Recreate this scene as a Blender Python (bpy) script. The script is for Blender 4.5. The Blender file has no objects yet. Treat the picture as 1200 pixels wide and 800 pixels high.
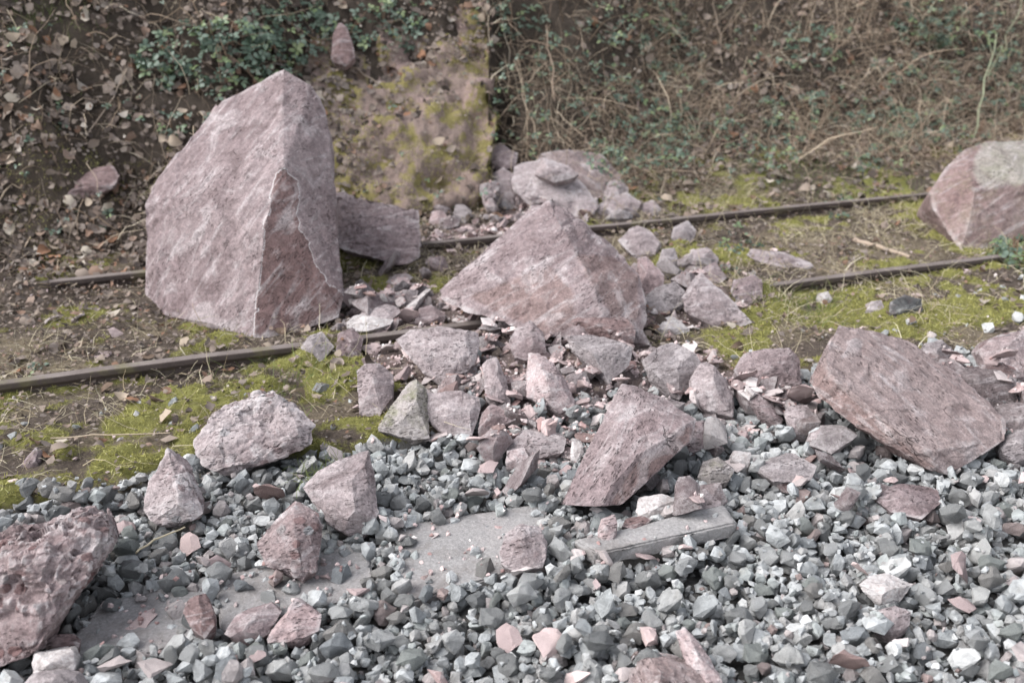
import bpy, bmesh, math, random
import numpy as np
from mathutils import Vector, Matrix, Quaternion

random.seed(7)
RNG = np.random.default_rng(11)
scene = bpy.context.scene
COL = scene.collection

# ------------------------------------------------------------------ camera, sky, sun, exposure
FPX, W0, H0 = 1150.0, 1200.0, 800.0
PITCH = math.radians(22.5)
CAM = np.array([0.0, 0.0, 1.85])
cam_data = bpy.data.cameras.new("camera")
cam_data.sensor_fit = 'HORIZONTAL'
cam_data.sensor_width = 36.0
cam_data.lens = FPX / W0 * 36.0
cam_data.clip_start = 0.05
cam_data.clip_end = 400.0
cam_data.dof.use_dof = True
cam_data.dof.focus_distance = 3.55
cam_data.dof.aperture_fstop = 2.0
cam = bpy.data.objects.new("camera", cam_data)
cam.location = CAM.tolist()
cam.rotation_euler = (math.radians(90) - PITCH, 0, 0)
COL.objects.link(cam)
scene.camera = cam

SUN_ELEV, SUN_AZ = math.radians(46), math.radians(260)   # compass-like azimuth from +Y towards +X
world = bpy.data.worlds.new("World")
scene.world = world
world.use_nodes = True
wn = world.node_tree
wn.nodes.clear()
w_out = wn.nodes.new("ShaderNodeOutputWorld")
w_bg = wn.nodes.new("ShaderNodeBackground")
w_hs = wn.nodes.new("ShaderNodeHueSaturation")
w_sky = wn.nodes.new("ShaderNodeTexSky")
w_sky.sky_type = 'NISHITA'
w_sky.sun_disc = False
w_sky.sun_elevation = SUN_ELEV
w_sky.sun_rotation = SUN_AZ
w_hs.inputs["Saturation"].default_value = 0.30       # overcast: a nearly colourless sky
w_bg.inputs["Strength"].default_value = 0.095
wn.links.new(w_sky.outputs[0], w_hs.inputs["Color"])
wn.links.new(w_hs.outputs[0], w_bg.inputs["Color"])
wn.links.new(w_bg.outputs[0], w_out.inputs["Surface"])

sun_data = bpy.data.lights.new("sun", 'SUN')
sun_data.energy = 1.5
sun_data.angle = math.radians(55)
sun_data.color = (1.0, 0.985, 0.97)
sun = bpy.data.objects.new("sun", sun_data)
sdir = Vector((math.cos(SUN_ELEV) * math.sin(SUN_AZ), math.cos(SUN_ELEV) * math.cos(SUN_AZ), math.sin(SUN_ELEV)))
sun.rotation_euler = (-sdir).to_track_quat('-Z', 'Y').to_euler()
sun.location = (sdir * 20).to_tuple()
COL.objects.link(sun)

scene.view_settings.view_transform = 'Standard'
scene.view_settings.look = 'None'
scene.view_settings.gamma = 1.0
scene.view_settings.exposure = 1.78
scene.view_settings.use_curve_mapping = False
scene.render.engine = 'CYCLES'
scene.cycles.use_denoising = True
scene.cycles.max_bounces = 4
scene.cycles.diffuse_bounces = 3
scene.cycles.glossy_bounces = 1
scene.cycles.transmission_bounces = 2

# ------------------------------------------------------------------ numpy noise
def _hash(ix, iy, iz, seed):
    h = (ix * 374761393 + iy * 668265263 + iz * 2147483647 + seed * 974634777).astype(np.int64) & 0xffffffff
    h = ((h ^ (h >> 13)) * 1274126177) & 0xffffffff
    h = ((h ^ (h >> 16)) * 2246822519) & 0xffffffff
    return (h ^ (h >> 15)) & 0xffffffff

def vnoise(p, seed=0):
    """smooth value noise, p (n,3) -> (-1..1)"""
    p = np.asarray(p, float)
    i = np.floor(p).astype(np.int64)
    f = p - i
    f = f * f * f * (f * (f * 6 - 15) + 10)
    r = np.zeros(len(p))
    for dx in (0, 1):
        wx = f[:, 0] if dx else 1 - f[:, 0]
        for dy in (0, 1):
            wy = f[:, 1] if dy else 1 - f[:, 1]
            for dz in (0, 1):
                wz = f[:, 2] if dz else 1 - f[:, 2]
                r += wx * wy * wz * (_hash(i[:, 0] + dx, i[:, 1] + dy, i[:, 2] + dz, seed) / 2147483647.5 - 1)
    return r

def fbm(p, seed=0, oct=4, gain=0.5):
    p = np.asarray(p, float)
    r = np.zeros(len(p)); a = 1.0; s = 0.0
    for o in range(oct):
        r += a * vnoise(p * (2.03 ** o) + 17.3 * o, seed + o)
        s += a; a *= gain
    return r / s * 1.5

def n2(x, y, scale, seed=0, oct=3):
    p = np.stack([np.ravel(x) * scale, np.ravel(y) * scale, np.full(np.size(x), 0.37)], 1)
    return fbm(p, seed, oct).reshape(np.shape(x))

def sstep(a, b, x):
    t = np.clip((x - a) / (b - a), 0, 1)
    return t * t * (3 - 2 * t)

# ------------------------------------------------------------------ the lie of the land
ANG = math.radians(19.5)
CA, SA = math.cos(ANG), math.sin(ANG)
V1, V2 = 4.525, 5.97           # distance of the two rails, measured across the track
WALL_SLOPE = -0.02             # x / y of the line where the wing wall ends and the bank steps back (set below)

def uv(x, y):
    return x * CA + y * SA, -x * SA + y * CA

def xy(u, v):
    return u * CA - v * SA, u * SA + v * CA

BURY = []                      # (rail, stretches along it that show)
MOUNDS = []                    # (x, y, radius, height)

def G(x, y):
    x = np.asarray(x, float); y = np.asarray(y, float)
    u, v = uv(x, y)
    z = -0.02 - 0.012 * sstep(V1 - 1.0, V1 - 0.45, v)
    z = z + 0.018 * n2(x, y, 2.3, 3) * sstep(V1 - 0.9, V1 - 0.4, v)
    # dug-out strip along the near side of each rail head
    for vr in (V1, V2):
        z = z - 0.018 * np.exp(-((v - vr + 0.06) / 0.05) ** 2) * np.clip(0.55 + 0.9 * n2(u, v, 0.9, 21, 2), 0, 1.2)
    for vr, spans in BURY:
        w = np.zeros_like(u)
        for a, b in spans: w = np.maximum(w, sstep(a - 0.05, a + 0.05, u) * (1 - sstep(b - 0.05, b + 0.05, u)))
        z = z + (1 - w) * (0.062 + 0.02 * n2(x, y, 4.0, 29, 2)) * np.exp(-((v - vr) / 0.13) ** 2)
    dip = sstep(-1.9, -1.3, x - y * WALL_SLOPE) * (1 - sstep(-0.04, 0, x - y * WALL_SLOPE))
    gap = sstep(0, 0.02, x - y * WALL_SLOPE) * (1 - sstep(0.10, 0.22, x - y * WALL_SLOPE))
    gap = gap * (1 - sstep(V2 + 1.5, V2 + 1.95, v))
    right = sstep(0.4, 1.4, x - y * WALL_SLOPE)
    z = z + right * 0.24 * np.clip(v - V2 - 0.35, 0, 0.95)
    setback = 0.5 * dip + 0.55 * gap + 0.36 * sstep(-0.02, 0.06, x - y * WALL_SLOPE) + 0.42 * right
    vt = V2 + 0.60 + setback + 0.10 * n2(x, y, 0.8, 31, 2)
    t = v - vt
    rise = 0.5 * (t + np.sqrt(t * t + 0.12 ** 2)) - 0.03
    bank = 1.12 * rise
    bank = 5.0 - np.log1p(np.exp(-(bank - 5.0) * 1.5)) / 1.5 if False else np.minimum(bank, 5.0 + 0.08 * (bank - 5.0))
    amp = sstep(-0.1, 0.7, t)
    z = z + bank * (bank > -0.2) + amp * (0.22 * n2(x, y, 1.2, 41, 3) + 0.10 * n2(x, y, 3.6, 43, 3))
    for mx, my, mr, mh in MOUNDS:
        z = z + mh * np.exp(-((x - mx) ** 2 + (y - my) ** 2) / (mr * mr))
    return z

def ray(px, py):
    X = (px - W0 / 2) / FPX; Y = -(py - H0 / 2) / FPX
    return np.array([X, math.cos(PITCH) + Y * math.sin(PITCH), -math.sin(PITCH) + Y * math.cos(PITCH)])

FWD = np.array([0, math.cos(PITCH), -math.sin(PITCH)])

def at(px, py, depth):
    return CAM + ray(px, py) * depth

def depth_of(p):
    return float((np.asarray(p) - CAM) @ FWD)

def project(P):
    d = P - CAM
    dep = d @ FWD
    up = np.array([0, math.sin(PITCH), math.cos(PITCH)])
    return W0 / 2 + FPX * d[:, 0] / dep, H0 / 2 - FPX * (d @ up) / dep, dep

GRID_G = {}
def ghit(px, py, lift=0.0):
    d = ray(px, py)
    GF = GRID_G.get('f') or G
    ts = np.linspace(1.2, 14, 140)
    P = CAM + ts[:, None] * d
    below = P[:, 2] < GF(P[:, 0], P[:, 1]) + lift
    k = int(np.argmax(below)) if below.any() else 139
    k = max(k, 1)
    ts = np.linspace(ts[k - 1], ts[k], 60)
    P = CAM + ts[:, None] * d
    below = P[:, 2] < GF(P[:, 0], P[:, 1]) + lift
    k = int(np.argmax(below)) if below.any() else 59
    return P[k]

_w = ghit(576, 196); WALL_SLOPE = _w[0] / _w[1]
for px, py, r, h in ((640, 395, 0.55, 0.05), (645, 232, 0.45, 0.07), (560, 480, 0.5, 0.035), (1165, 470, 0.45, 0.03)):
    q = ghit(px, py); MOUNDS.append((q[0], q[1], r, h))

for vr, rows in ((V1, ((-200, 468, 338, 407), (412, 396, 620, 371), (890, 333, 1160, 298))),
                 (V2, ((484, 287, 585, 276), (630, 270, 1100, 223), (60, 322, 178, 311)))):
    BURY.append((vr, [(uv(*ghit(a, b)[:2])[0], uv(*ghit(c, d)[:2])[0]) for a, b, c, d in rows]))
def bake_ground():
    c = 0.02; x0, y0 = -6.0, 0.8
    X, Y = np.meshgrid(np.arange(x0, 7.0, c), np.arange(y0, 12.0, c))
    Z = G(X, Y)
    def f(x, y):
        a = np.clip((np.asarray(x, float) - x0) / c, 0, Z.shape[1] - 2.001); b = np.clip((np.asarray(y, float) - y0) / c, 0, Z.shape[0] - 2.001)
        i = a.astype(int); j = b.astype(int); a = a - i; b = b - j
        return (Z[j, i] * (1 - a) + Z[j, i + 1] * a) * (1 - b) + (Z[j + 1, i] * (1 - a) + Z[j + 1, i + 1] * a) * b
    GRID_G['f'] = f
bake_ground()

# ------------------------------------------------------------------ scene helpers
def link(o, parent=None):
    COL.objects.link(o)
    if parent is not None: o.parent = parent
    return o

def tag(o, label=None, cat=None, group=None, kind=None):
    if label: o["label"] = label
    if cat: o["category"] = cat
    if group: o["group"] = group
    if kind: o["kind"] = kind
    return o

def mesh_np(name, V, F, smooth=False):
    V = np.asarray(V, np.float32); F = np.asarray(F, np.int32)
    me = bpy.data.meshes.new(name)
    k = F.shape[1]
    me.vertices.add(len(V)); me.vertices.foreach_set("co", V.ravel())
    me.loops.add(F.size); me.loops.foreach_set("vertex_index", F.ravel())
    me.polygons.add(len(F))
    me.polygons.foreach_set("loop_start", np.arange(0, F.size, k, dtype=np.int32))
    me.polygons.foreach_set("loop_total", np.full(len(F), k, np.int32))
    me.polygons.foreach_set("use_smooth", np.full(len(F), smooth))
    me.update(calc_edges=True); me.validate()
    return me

def obj(name, me, mat, parent=None, loc=None):
    if mat is not None and len(me.materials) == 0: me.materials.append(mat)
    o = bpy.data.objects.new(name, me)
    if loc is not None: o.location = loc
    return link(o, parent)

def replicate(V, F, M, T):
    """V (k,3), F (m,3), M (n,3,3), T (n,3) -> one vertex array and one face array"""
    n, k = len(M), len(V)
    VV = np.einsum('nij,kj->nki', M, V) + T[:, None, :]
    FF = F[None] + (np.arange(n) * k)[:, None, None]
    return VV.reshape(-1, 3), FF.reshape(-1, F.shape[1])

def cat_meshes(parts):
    Vs, Fs, o = [], [], 0
    for V, F in parts:
        if len(V) == 0: continue
        Vs.append(V); Fs.append(F + o); o += len(V)
    return np.concatenate(Vs), np.concatenate(Fs)

def rand_rot(n, tilt=math.pi, rng=RNG):
    """random spin about z, then tilt up to 'tilt' about a random horizontal axis"""
    a = rng.uniform(0, 2 * math.pi, n); t = rng.uniform(0, 1, n) * tilt; b = rng.uniform(0, 2 * math.pi, n)
    ca, sa = np.cos(a), np.sin(a)
    Rz = np.zeros((n, 3, 3)); Rz[:, 0, 0] = ca; Rz[:, 0, 1] = -sa; Rz[:, 1, 0] = sa; Rz[:, 1, 1] = ca; Rz[:, 2, 2] = 1
    kx, ky = np.cos(b), np.sin(b); ct, st = np.cos(t), np.sin(t)
    K = np.zeros((n, 3, 3)); K[:, 0, 2] = ky; K[:, 1, 2] = -kx; K[:, 2, 0] = -ky; K[:, 2, 1] = kx
    R = np.eye(3)[None] + st[:, None, None] * K + (1 - ct)[:, None, None] * (K @ K)
    return R @ Rz

def align(N):
    """rotation matrices that take +z to the unit normals N"""
    n = len(N)
    up = np.tile(np.array([0.0, 0, 1]), (n, 1))
    v = np.cross(up, N); c = N[:, 2]
    K = np.zeros((n, 3, 3))
    K[:, 0, 1] = -v[:, 2]; K[:, 0, 2] = v[:, 1]; K[:, 1, 0] = v[:, 2]; K[:, 1, 2] = -v[:, 0]; K[:, 2, 0] = -v[:, 1]; K[:, 2, 1] = v[:, 0]
    return np.eye(3)[None] + K + (K @ K) / (1 + c)[:, None, None]

def gnormal(x, y, e=0.03):
    f = GRID_G['f']
    gx = (f(x + e, y) - f(x - e, y)) / (2 * e); gy = (f(x, y + e) - f(x, y - e)) / (2 * e)
    N = np.stack([-gx, -gy, np.ones_like(gx)], 1)
    return N / np.linalg.norm(N, axis=1, keepdims=True)

# ------------------------------------------------------------------ materials
class NT:
    def __init__(s, name):
        s.m = bpy.data.materials.new(name); s.m.use_nodes = True
        s.t = s.m.node_tree; s.t.nodes.clear()
        s.out = s.t.nodes.new("ShaderNodeOutputMaterial")
        s.b = s.t.nodes.new("ShaderNodeBsdfPrincipled")
        s.t.links.new(s.b.outputs[0], s.out.inputs["Surface"])
        s.b.inputs["Roughness"].default_value = 0.9
        s.b.inputs["Specular IOR Level"].default_value = 0.25
    def n(s, ty, **kw):
        nd = s.t.nodes.new("ShaderNode" + ty)
        for k, v in kw.items(): setattr(nd, k, v)
        return nd
    def set(s, sock, v):
        if hasattr(v, "is_output"): s.t.links.new(v, sock)
        else: sock.default_value = v
    def coord(s, scale=(1, 1, 1), rand=True, rot=(0, 0, 0)):
        tc = s.n("TexCoord"); mp = s.n("Mapping"); mp.vector_type = 'TEXTURE'      # turn first, then stretch
        mp.inputs["Scale"].default_value = [1 / k for k in scale]; mp.inputs["Rotation"].default_value = [-k for k in rot]
        v = tc.outputs["Object"]
        if rand:
            oi = s.n("ObjectInfo"); ma = s.n("MixRGB", blend_type='ADD'); ma.inputs[0].default_value = 1
            mu = s.math('MULTIPLY', oi.outputs["Random"], 37.0)
            s.set(ma.inputs[1], v); s.set(ma.inputs[2], mu); v = ma.outputs[0]
        s.set(mp.inputs["Vector"], v)
        return mp.outputs[0]
    def math(s, op, a, b=0.0, clamp=False):
        m = s.n("Math", operation=op, use_clamp=clamp); s.set(m.inputs[0], a); s.set(m.inputs[1], b); return m.outputs[0]
    def noise(s, vec, scale, detail=4, rough=0.55, dist=0.0):
        m = s.n("TexNoise"); s.set(m.inputs["Vector"], vec); m.inputs["Scale"].default_value = scale
        m.inputs["Detail"].default_value = detail; m.inputs["Roughness"].default_value = rough; m.inputs["Distortion"].default_value = dist
        return m.outputs["Fac"]
    def vor(s, vec, scale, feature='F1', rnd=1.0):
        m = s.n("TexVoronoi", feature=feature); s.set(m.inputs["Vector"], vec); m.inputs["Scale"].default_value = scale
        m.inputs["Randomness"].default_value = rnd
        return m
    def ramp(s, fac, stops, interp='LINEAR'):
        m = s.n("ValToRGB"); s.set(m.inputs[0], fac); cr = m.color_ramp; cr.interpolation = interp
        while len(cr.elements) < len(stops): cr.elements.new(0.5)
        for e, (p, c) in zip(cr.elements, stops):
            e.position = p; e.color = (c, c, c, 1) if np.isscalar(c) else (*c, 1)
        return m.outputs[0]
    def mix(s, fac, a, b, mode='MIX'):
        m = s.n("MixRGB", blend_type=mode); s.set(m.inputs[0], fac)
        for i, c in ((1, a), (2, b)):
            s.set(m.inputs[i], c if hasattr(c, "is_output") else (*c, 1))
        return m.outputs[0]
    def bump(s, h, strength, dist, prev=None):
        m = s.n("Bump"); m.inputs["Strength"].default_value = strength; m.inputs["Distance"].default_value = dist
        s.set(m.inputs["Height"], h)
        if prev is not None: s.set(m.inputs["Normal"], prev)
        return m.outputs[0]
    def done(s, col=None, nrm=None, rough=None):
        if col is not None: s.set(s.b.inputs["Base Color"], col if hasattr(col, "is_output") else (*col, 1))
        if nrm is not None: s.set(s.b.inputs["Normal"], nrm)
        if rough is not None: s.set(s.b.inputs["Roughness"], rough)
        return s.m

def sandstone(name, c1, c2, pale=(0.58, 0.52, 0.515), dark=(0.11, 0.07, 0.068), white=0.25, pits=0.35, moss=0.0, cong=0.0, edge=0.7, fine=1.0, rot=(0.5, 0.3, 0.2)):
    t = NT(name)
    vec = t.coord(); vstr = t.coord((1.5, 1.5, 9), rot=rot)
    big = t.noise(vec, 2.2 * fine, 5, 0.6, 0.4)
    col = t.mix(t.ramp(big, [(0.36, 0.0), (0.64, 1.0)]), c1, c2)
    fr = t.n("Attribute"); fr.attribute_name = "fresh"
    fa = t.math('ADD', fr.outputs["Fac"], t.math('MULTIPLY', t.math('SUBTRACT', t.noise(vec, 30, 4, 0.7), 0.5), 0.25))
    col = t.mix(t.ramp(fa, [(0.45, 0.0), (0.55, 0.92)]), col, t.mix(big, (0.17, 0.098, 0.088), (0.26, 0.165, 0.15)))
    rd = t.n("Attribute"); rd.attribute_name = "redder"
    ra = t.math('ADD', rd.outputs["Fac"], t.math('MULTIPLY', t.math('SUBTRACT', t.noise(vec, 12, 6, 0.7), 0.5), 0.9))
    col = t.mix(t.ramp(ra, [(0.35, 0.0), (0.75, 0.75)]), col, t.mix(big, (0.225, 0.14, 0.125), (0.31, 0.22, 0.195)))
    lc = t.n("Attribute"); lc.attribute_name = "lichen"
    la = t.math('ADD', lc.outputs["Fac"], t.math('MULTIPLY', t.math('SUBTRACT', t.noise(vec, 12, 6, 0.7), 0.5), 0.9))
    col = t.mix(t.ramp(la, [(0.4, 0.0), (0.9, 0.7)]), col, t.mix(t.noise(vec, 6, 4), (0.33, 0.30, 0.25), (0.47, 0.47, 0.40)))
    st = t.noise(vstr, 2.6 * fine, 7, 0.66, 0.9)
    col = t.mix(t.math('MULTIPLY', t.ramp(st, [(0.53, 0.0), (0.68, 1.0)]), 0.6), col, pale)
    col = t.mix(t.math('MULTIPLY', t.ramp(st, [(0.30, 1.0), (0.46, 0.0)]), 0.55), col, dark)
    patch = t.noise(vec, 4.2 * fine, 7, 0.62, 0.9)
    col = t.mix(t.math('MULTIPLY', t.ramp(patch, [(0.55, 0.0), (0.62, 1.0)]), white), col, pale)
    col = t.mix(t.math('MULTIPLY', t.ramp(patch, [(0.33, 1.0), (0.43, 0.0)]), 0.5), col, dark)
    grain = t.noise(vec, 120, 4, 0.75)
    col = t.mix(0.75, col, t.ramp(grain, [(0.3, 0.25), (0.7, 0.75)]), 'OVERLAY')
    mid = t.noise(vec, 32, 6, 0.72, 0.4)
    col = t.mix(0.7, col, t.ramp(mid, [(0.3, 0.25), (0.7, 0.75)]), 'OVERLAY')
    geo = t.n("NewGeometry")
    pt = t.ramp(geo.outputs["Pointiness"], [(0.512, 0.0), (0.56, 1.0)])
    pt = t.math('MULTIPLY', pt, t.ramp(t.noise(vec, 9 * fine, 5, 0.65), [(0.38, 0.1), (0.58, 1.0)]))
    col = t.mix(t.math('MULTIPLY', pt, edge), col, (0.64, 0.58, 0.57))
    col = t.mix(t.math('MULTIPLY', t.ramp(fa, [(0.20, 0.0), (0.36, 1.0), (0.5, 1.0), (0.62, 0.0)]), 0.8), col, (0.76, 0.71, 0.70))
    # pock marks, thickest in some zones
    vp = t.vor(t.coord((0.8, 0.8, 3.0), rot=rot), 42 * fine)
    zone = t.ramp(t.noise(vec, 3.2 * fine, 3, 0.6, 0.6), [(0.46, 0.0), (0.58, 1.0)])
    pit = t.math('MULTIPLY', t.ramp(vp.outputs["Distance"], [(0.15, 1.0), (0.36, 0.0)]), zone)
    pit = t.math('MULTIPLY', pit, t.ramp(t.noise(vec, 19, 2), [(0.40, 0.0), (0.52, 1.0)]))
    col = t.mix(t.math('MULTIPLY', pit, pits), col, dark)
    # thin wandering cracks
    nz = t.n("TexNoise"); t.set(nz.inputs["Vector"], vec); nz.inputs["Scale"].default_value = 7; nz.inputs["Detail"].default_value = 5
    wv = t.mix(0.16, t.coord((1, 1, 2.0), rot=rot), nz.outputs["Color"])
    cr = t.vor(wv, 4.5 * fine, 'DISTANCE_TO_EDGE')
    crk = t.math('MULTIPLY', t.ramp(cr.outputs["Distance"], [(0.0, 1.0), (0.012, 0.0)]), t.ramp(t.noise(vec, 5, 4, 0.7), [(0.58, 0.0), (0.66, 1.0)]))
    col = t.mix(t.math('MULTIPLY', crk, 0.45), col, dark)
    nrm = None
    if cong:
        vc = t.vor(t.coord((1, 1, 1.5)), 19 * fine)
        rc = t.n("SeparateColor"); t.set(rc.inputs[0], vc.outputs["Color"])
        dist = t.math('ADD', vc.outputs["Distance"], t.math('MULTIPLY', t.math('SUBTRACT', t.noise(vec, 40, 3), 0.5), 0.35))
        on = t.math('MULTIPLY', t.ramp(rc.outputs[0], [(0.5, 0.0), (0.54, 1.0)]), t.ramp(dist, [(0.34, 1.0), (0.42, 0.0)]))
        on = t.math('MULTIPLY', on, t.ramp(t.noise(vec, 3.0, 2), [(0.42, 0.0), (0.52, 1.0)]))
        pc = t.ramp(rc.outputs[1], [(0.0, (0.16, 0.07, 0.065)), (0.3, (0.27, 0.18, 0.17)), (0.55, (0.20, 0.11, 0.10)), (0.8, (0.28, 0.29, 0.30)), (1.0, (0.36, 0.29, 0.27))])
        col = t.mix(t.math('MULTIPLY', on, cong), col, t.mix(0.6, pc, t.ramp(grain, [(0.3, 0.25), (0.7, 0.75)]), 'OVERLAY'))
        nrm = t.bump(on, 0.6, 0.010)
    if moss:
        sx = t.n("SeparateXYZ"); t.set(sx.inputs[0], geo.outputs["Normal"])
        mm = t.math('MULTIPLY', t.ramp(sx.outputs[2], [(0.2, 0.0), (0.7, 1.0)]), t.ramp(t.noise(vec, 6, 6, 0.7), [(0.48, 0.0), (0.6, 1.0)]))
        col = t.mix(t.math('MULTIPLY', mm, moss), col, (0.16, 0.18, 0.06))
    hs = t.n('HueSaturation'); hs.inputs['Saturation'].default_value = 0.9; hs.inputs['Hue'].default_value = 0.492; hs.inputs['Value'].default_value = 0.72; t.set(hs.inputs['Color'], col); col = hs.outputs[0]
    nrm = t.bump(st, 0.45, 0.015, nrm)
    nrm = t.bump(mid, 0.6, 0.015, nrm)
    nrm = t.bump(grain, 0.6, 0.005, nrm)
    nrm = t.bump(t.math('SUBTRACT', 1.0, t.math('MAXIMUM', pit, crk)), 0.9, 0.014, nrm)
    return t.done(col, nrm, 0.92)

M = {}
M['mauve'] = sandstone("mauve_sandstone", (0.255, 0.187, 0.186), (0.345, 0.27, 0.267))
for nm_, th_ in (("mauve_a", 1.0), ("mauve_b", 0.6), ("mauve_f", 0.95)):
    M[nm_] = sandstone("mauve_sandstone_" + nm_[-1], (0.255, 0.187, 0.186), (0.345, 0.27, 0.267), rot=(0.15, th_, 0.1), white=0.4, pits=0.6 if nm_ != "mauve_f" else 0.3)
M['dusty'] = sandstone("dusty_sandstone", (0.32, 0.255, 0.253), (0.43, 0.362, 0.358), white=0.55)
M['red'] = sandstone("reddish_sandstone", (0.2, 0.125, 0.115), (0.29, 0.2, 0.187), white=0.15, edge=0.6)
M['brown'] = sandstone("brown_sandstone", (0.265, 0.195, 0.183), (0.355, 0.278, 0.262), white=0.4, rot=(0.1, -0.65, 0.0))
M['pink'] = sandstone("fresh_pink_sandstone", (0.43, 0.315, 0.305), (0.53, 0.42, 0.41), white=0.5, pits=0.15)
M['pale'] = sandstone("pale_sandstone", (0.55, 0.50, 0.48), (0.66, 0.61, 0.59), white=0.6, pits=0.2)
M['greyrock'] = sandstone("greyish_sandstone", (0.26, 0.22, 0.22), (0.36, 0.315, 0.312), white=0.45)
M['darkrock'] = sandstone("dark_sandstone", (0.155, 0.12, 0.117), (0.25, 0.205, 0.2), white=0.3)
M['cong'] = sandstone("pebbly_conglomerate", (0.25, 0.178, 0.172), (0.36, 0.28, 0.273), white=0.7, cong=0.9)
M['congpale'] = sandstone("pale_pebbly_conglomerate", (0.36, 0.285, 0.282), (0.48, 0.41, 0.405), white=0.9, cong=0.6)
M['mossy'] = sandstone("moss_stained_sandstone", (0.33, 0.29, 0.265), (0.46, 0.41, 0.385), white=0.5, moss=0.6)
M['greentop'] = sandstone("algae_topped_sandstone", (0.25, 0.165, 0.15), (0.33, 0.235, 0.215), white=0.15, rot=(0.2, 0.5, 0), moss=0.25)
M['blackwhite'] = sandstone("black_and_white_stone", (0.06, 0.06, 0.06), (0.12, 0.12, 0.12), pale=(0.5, 0.5, 0.48), white=0.7, edge=0.5)

def gravel_mat(name, island):
    t = NT(name)
    vec = t.coord(rand=not island)
    r = t.n("NewGeometry").outputs["Random Per Island"]
    base = t.n("ObjectInfo").outputs["Color"] if not island else t.ramp(r, [(0.0, (0.25, 0.262, 0.264)), (0.10, (0.32, 0.332, 0.333)), (0.30, (0.275, 0.272, 0.263)), (0.44, (0.375, 0.387, 0.388)), (0.57, (0.31, 0.297, 0.285)),
                      (0.67, (0.295, 0.317, 0.305)), (0.77, (0.22, 0.226, 0.228)), (0.83, (0.42, 0.42, 0.41)), (0.90, (0.33, 0.27, 0.257)), (0.96, (0.50, 0.50, 0.49)), (0.985, (0.27, 0.17, 0.15))], 'CONSTANT')
    n1 = t.noise(vec, 22, 6, 0.65, 0.5)
    col = t.mix(0.75, base, t.ramp(n1, [(0.25, 0.22), (0.75, 0.78)]), 'OVERLAY')
    col = t.mix(t.math('MULTIPLY', t.ramp(t.noise(vec, 48, 5, 0.7, 1.0), [(0.6, 0.0), (0.7, 1.0)]), 0.45), col, (0.52, 0.53, 0.52))
    col = t.mix(t.math('MULTIPLY', t.ramp(t.noise(vec, 9, 3, 0.6), [(0.6, 0.0), (0.72, 1.0)]), 0.35), col, (0.25, 0.21, 0.16))
    hs = t.n('HueSaturation'); hs.inputs['Saturation'].default_value = 0.62; hs.inputs['Value'].default_value = 1.03; t.set(hs.inputs['Color'], col); col = hs.outputs[0]
    nrm = t.bump(n1, 0.9, 0.014)
    nrm = t.bump(t.noise(vec, 60, 5, 0.7, 0.5), 0.8, 0.008, nrm)
    return t.done(col, nrm, 0.75)
M['gravel_stuff'] = gravel_mat("ballast_stone_mixed", True)
M['gravel_one'] = gravel_mat("ballast_stone_single", False)

def chip_mat(name, island):
    t = NT(name)
    vec = t.coord(rand=not island)
    r = t.n("NewGeometry").outputs["Random Per Island"]
    base = t.n("ObjectInfo").outputs["Color"] if not island else t.ramp(r, [(0.0, (0.34, 0.25, 0.24)), (0.2, (0.47, 0.37, 0.36)), (0.4, (0.29, 0.19, 0.18)), (0.52, (0.42, 0.35, 0.34)), (0.68, (0.55, 0.44, 0.42)), (0.8, (0.36, 0.31, 0.30)), (0.92, (0.62, 0.56, 0.54))], 'CONSTANT')
    n1 = t.noise(vec, 30, 6, 0.7, 0.6)
    col = t.mix(0.7, base, t.ramp(n1, [(0.25, 0.25), (0.75, 0.78)]), 'OVERLAY')
    col = t.mix(t.math('MULTIPLY', t.ramp(t.noise(vec, 18, 6, 0.7), [(0.56, 0.0), (0.66, 1.0)]), 0.5), col, (0.62, 0.56, 0.55))
    nrm = t.bump(n1, 0.6, 0.008)
    return t.done(col, nrm, 0.92)
M['chip_stuff'] = chip_mat("sandstone_grit", True)
M['chip_one'] = chip_mat("sandstone_chip", False)

def leafy(name, stops, island, rough=0.7, trans=0.0, vein=0.3, spec=0.3):
    t = NT(name)
    r = t.n("NewGeometry").outputs["Random Per Island"] if island else t.n("ObjectInfo").outputs["Random"]
    col = t.ramp(r, stops) if stops else t.n("ObjectInfo").outputs["Color"]
    vec = t.coord(rand=False)
    col = t.mix(vein, col, t.ramp(t.noise(vec, 60, 4, 0.7), [(0.3, 0.25), (0.7, 0.75)]), 'OVERLAY')
    t.b.inputs["Specular IOR Level"].default_value = spec
    t.done(col, None, rough)
    if trans:
        tr = t.n("BsdfTranslucent"); t.set(tr.inputs["Color"], col)
        mx = t.n("MixShader"); mx.inputs[0].default_value = trans
        t.t.links.new(t.b.outputs[0], mx.inputs[1]); t.t.links.new(tr.outputs[0], mx.inputs[2]); t.t.links.new(mx.outputs[0], t.out.inputs["Surface"])
    return t.m
LITTER = [(0.0, (0.043, 0.033, 0.028)), (0.22, (0.129, 0.099, 0.083)), (0.45, (0.249, 0.198, 0.163)), (0.60, (0.146, 0.120, 0.107)), (0.78, (0.284, 0.232, 0.198)), (0.88, (0.189, 0.103, 0.065)), (0.97, (0.258, 0.215, 0.181)), (1.0, (0.447, 0.396, 0.344))]
M['litter_stuff'] = leafy("leaf_litter_brown", LITTER, True, 0.85, 0.15)
M['litter_one'] = leafy("fallen_leaf_brown", None, False, 0.85, 0.15)
GREENS = [(0.0, (0.035, 0.058, 0.036)), (0.4, (0.07, 0.108, 0.072)), (0.7, (0.125, 0.165, 0.125)), (0.9, (0.13, 0.18, 0.075)), (1.0, (0.22, 0.26, 0.13))]
M['bramble_one'] = leafy("bramble_leaf_green", GREENS, False, 0.42, 0.15, 0.2, 0.5)
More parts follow.
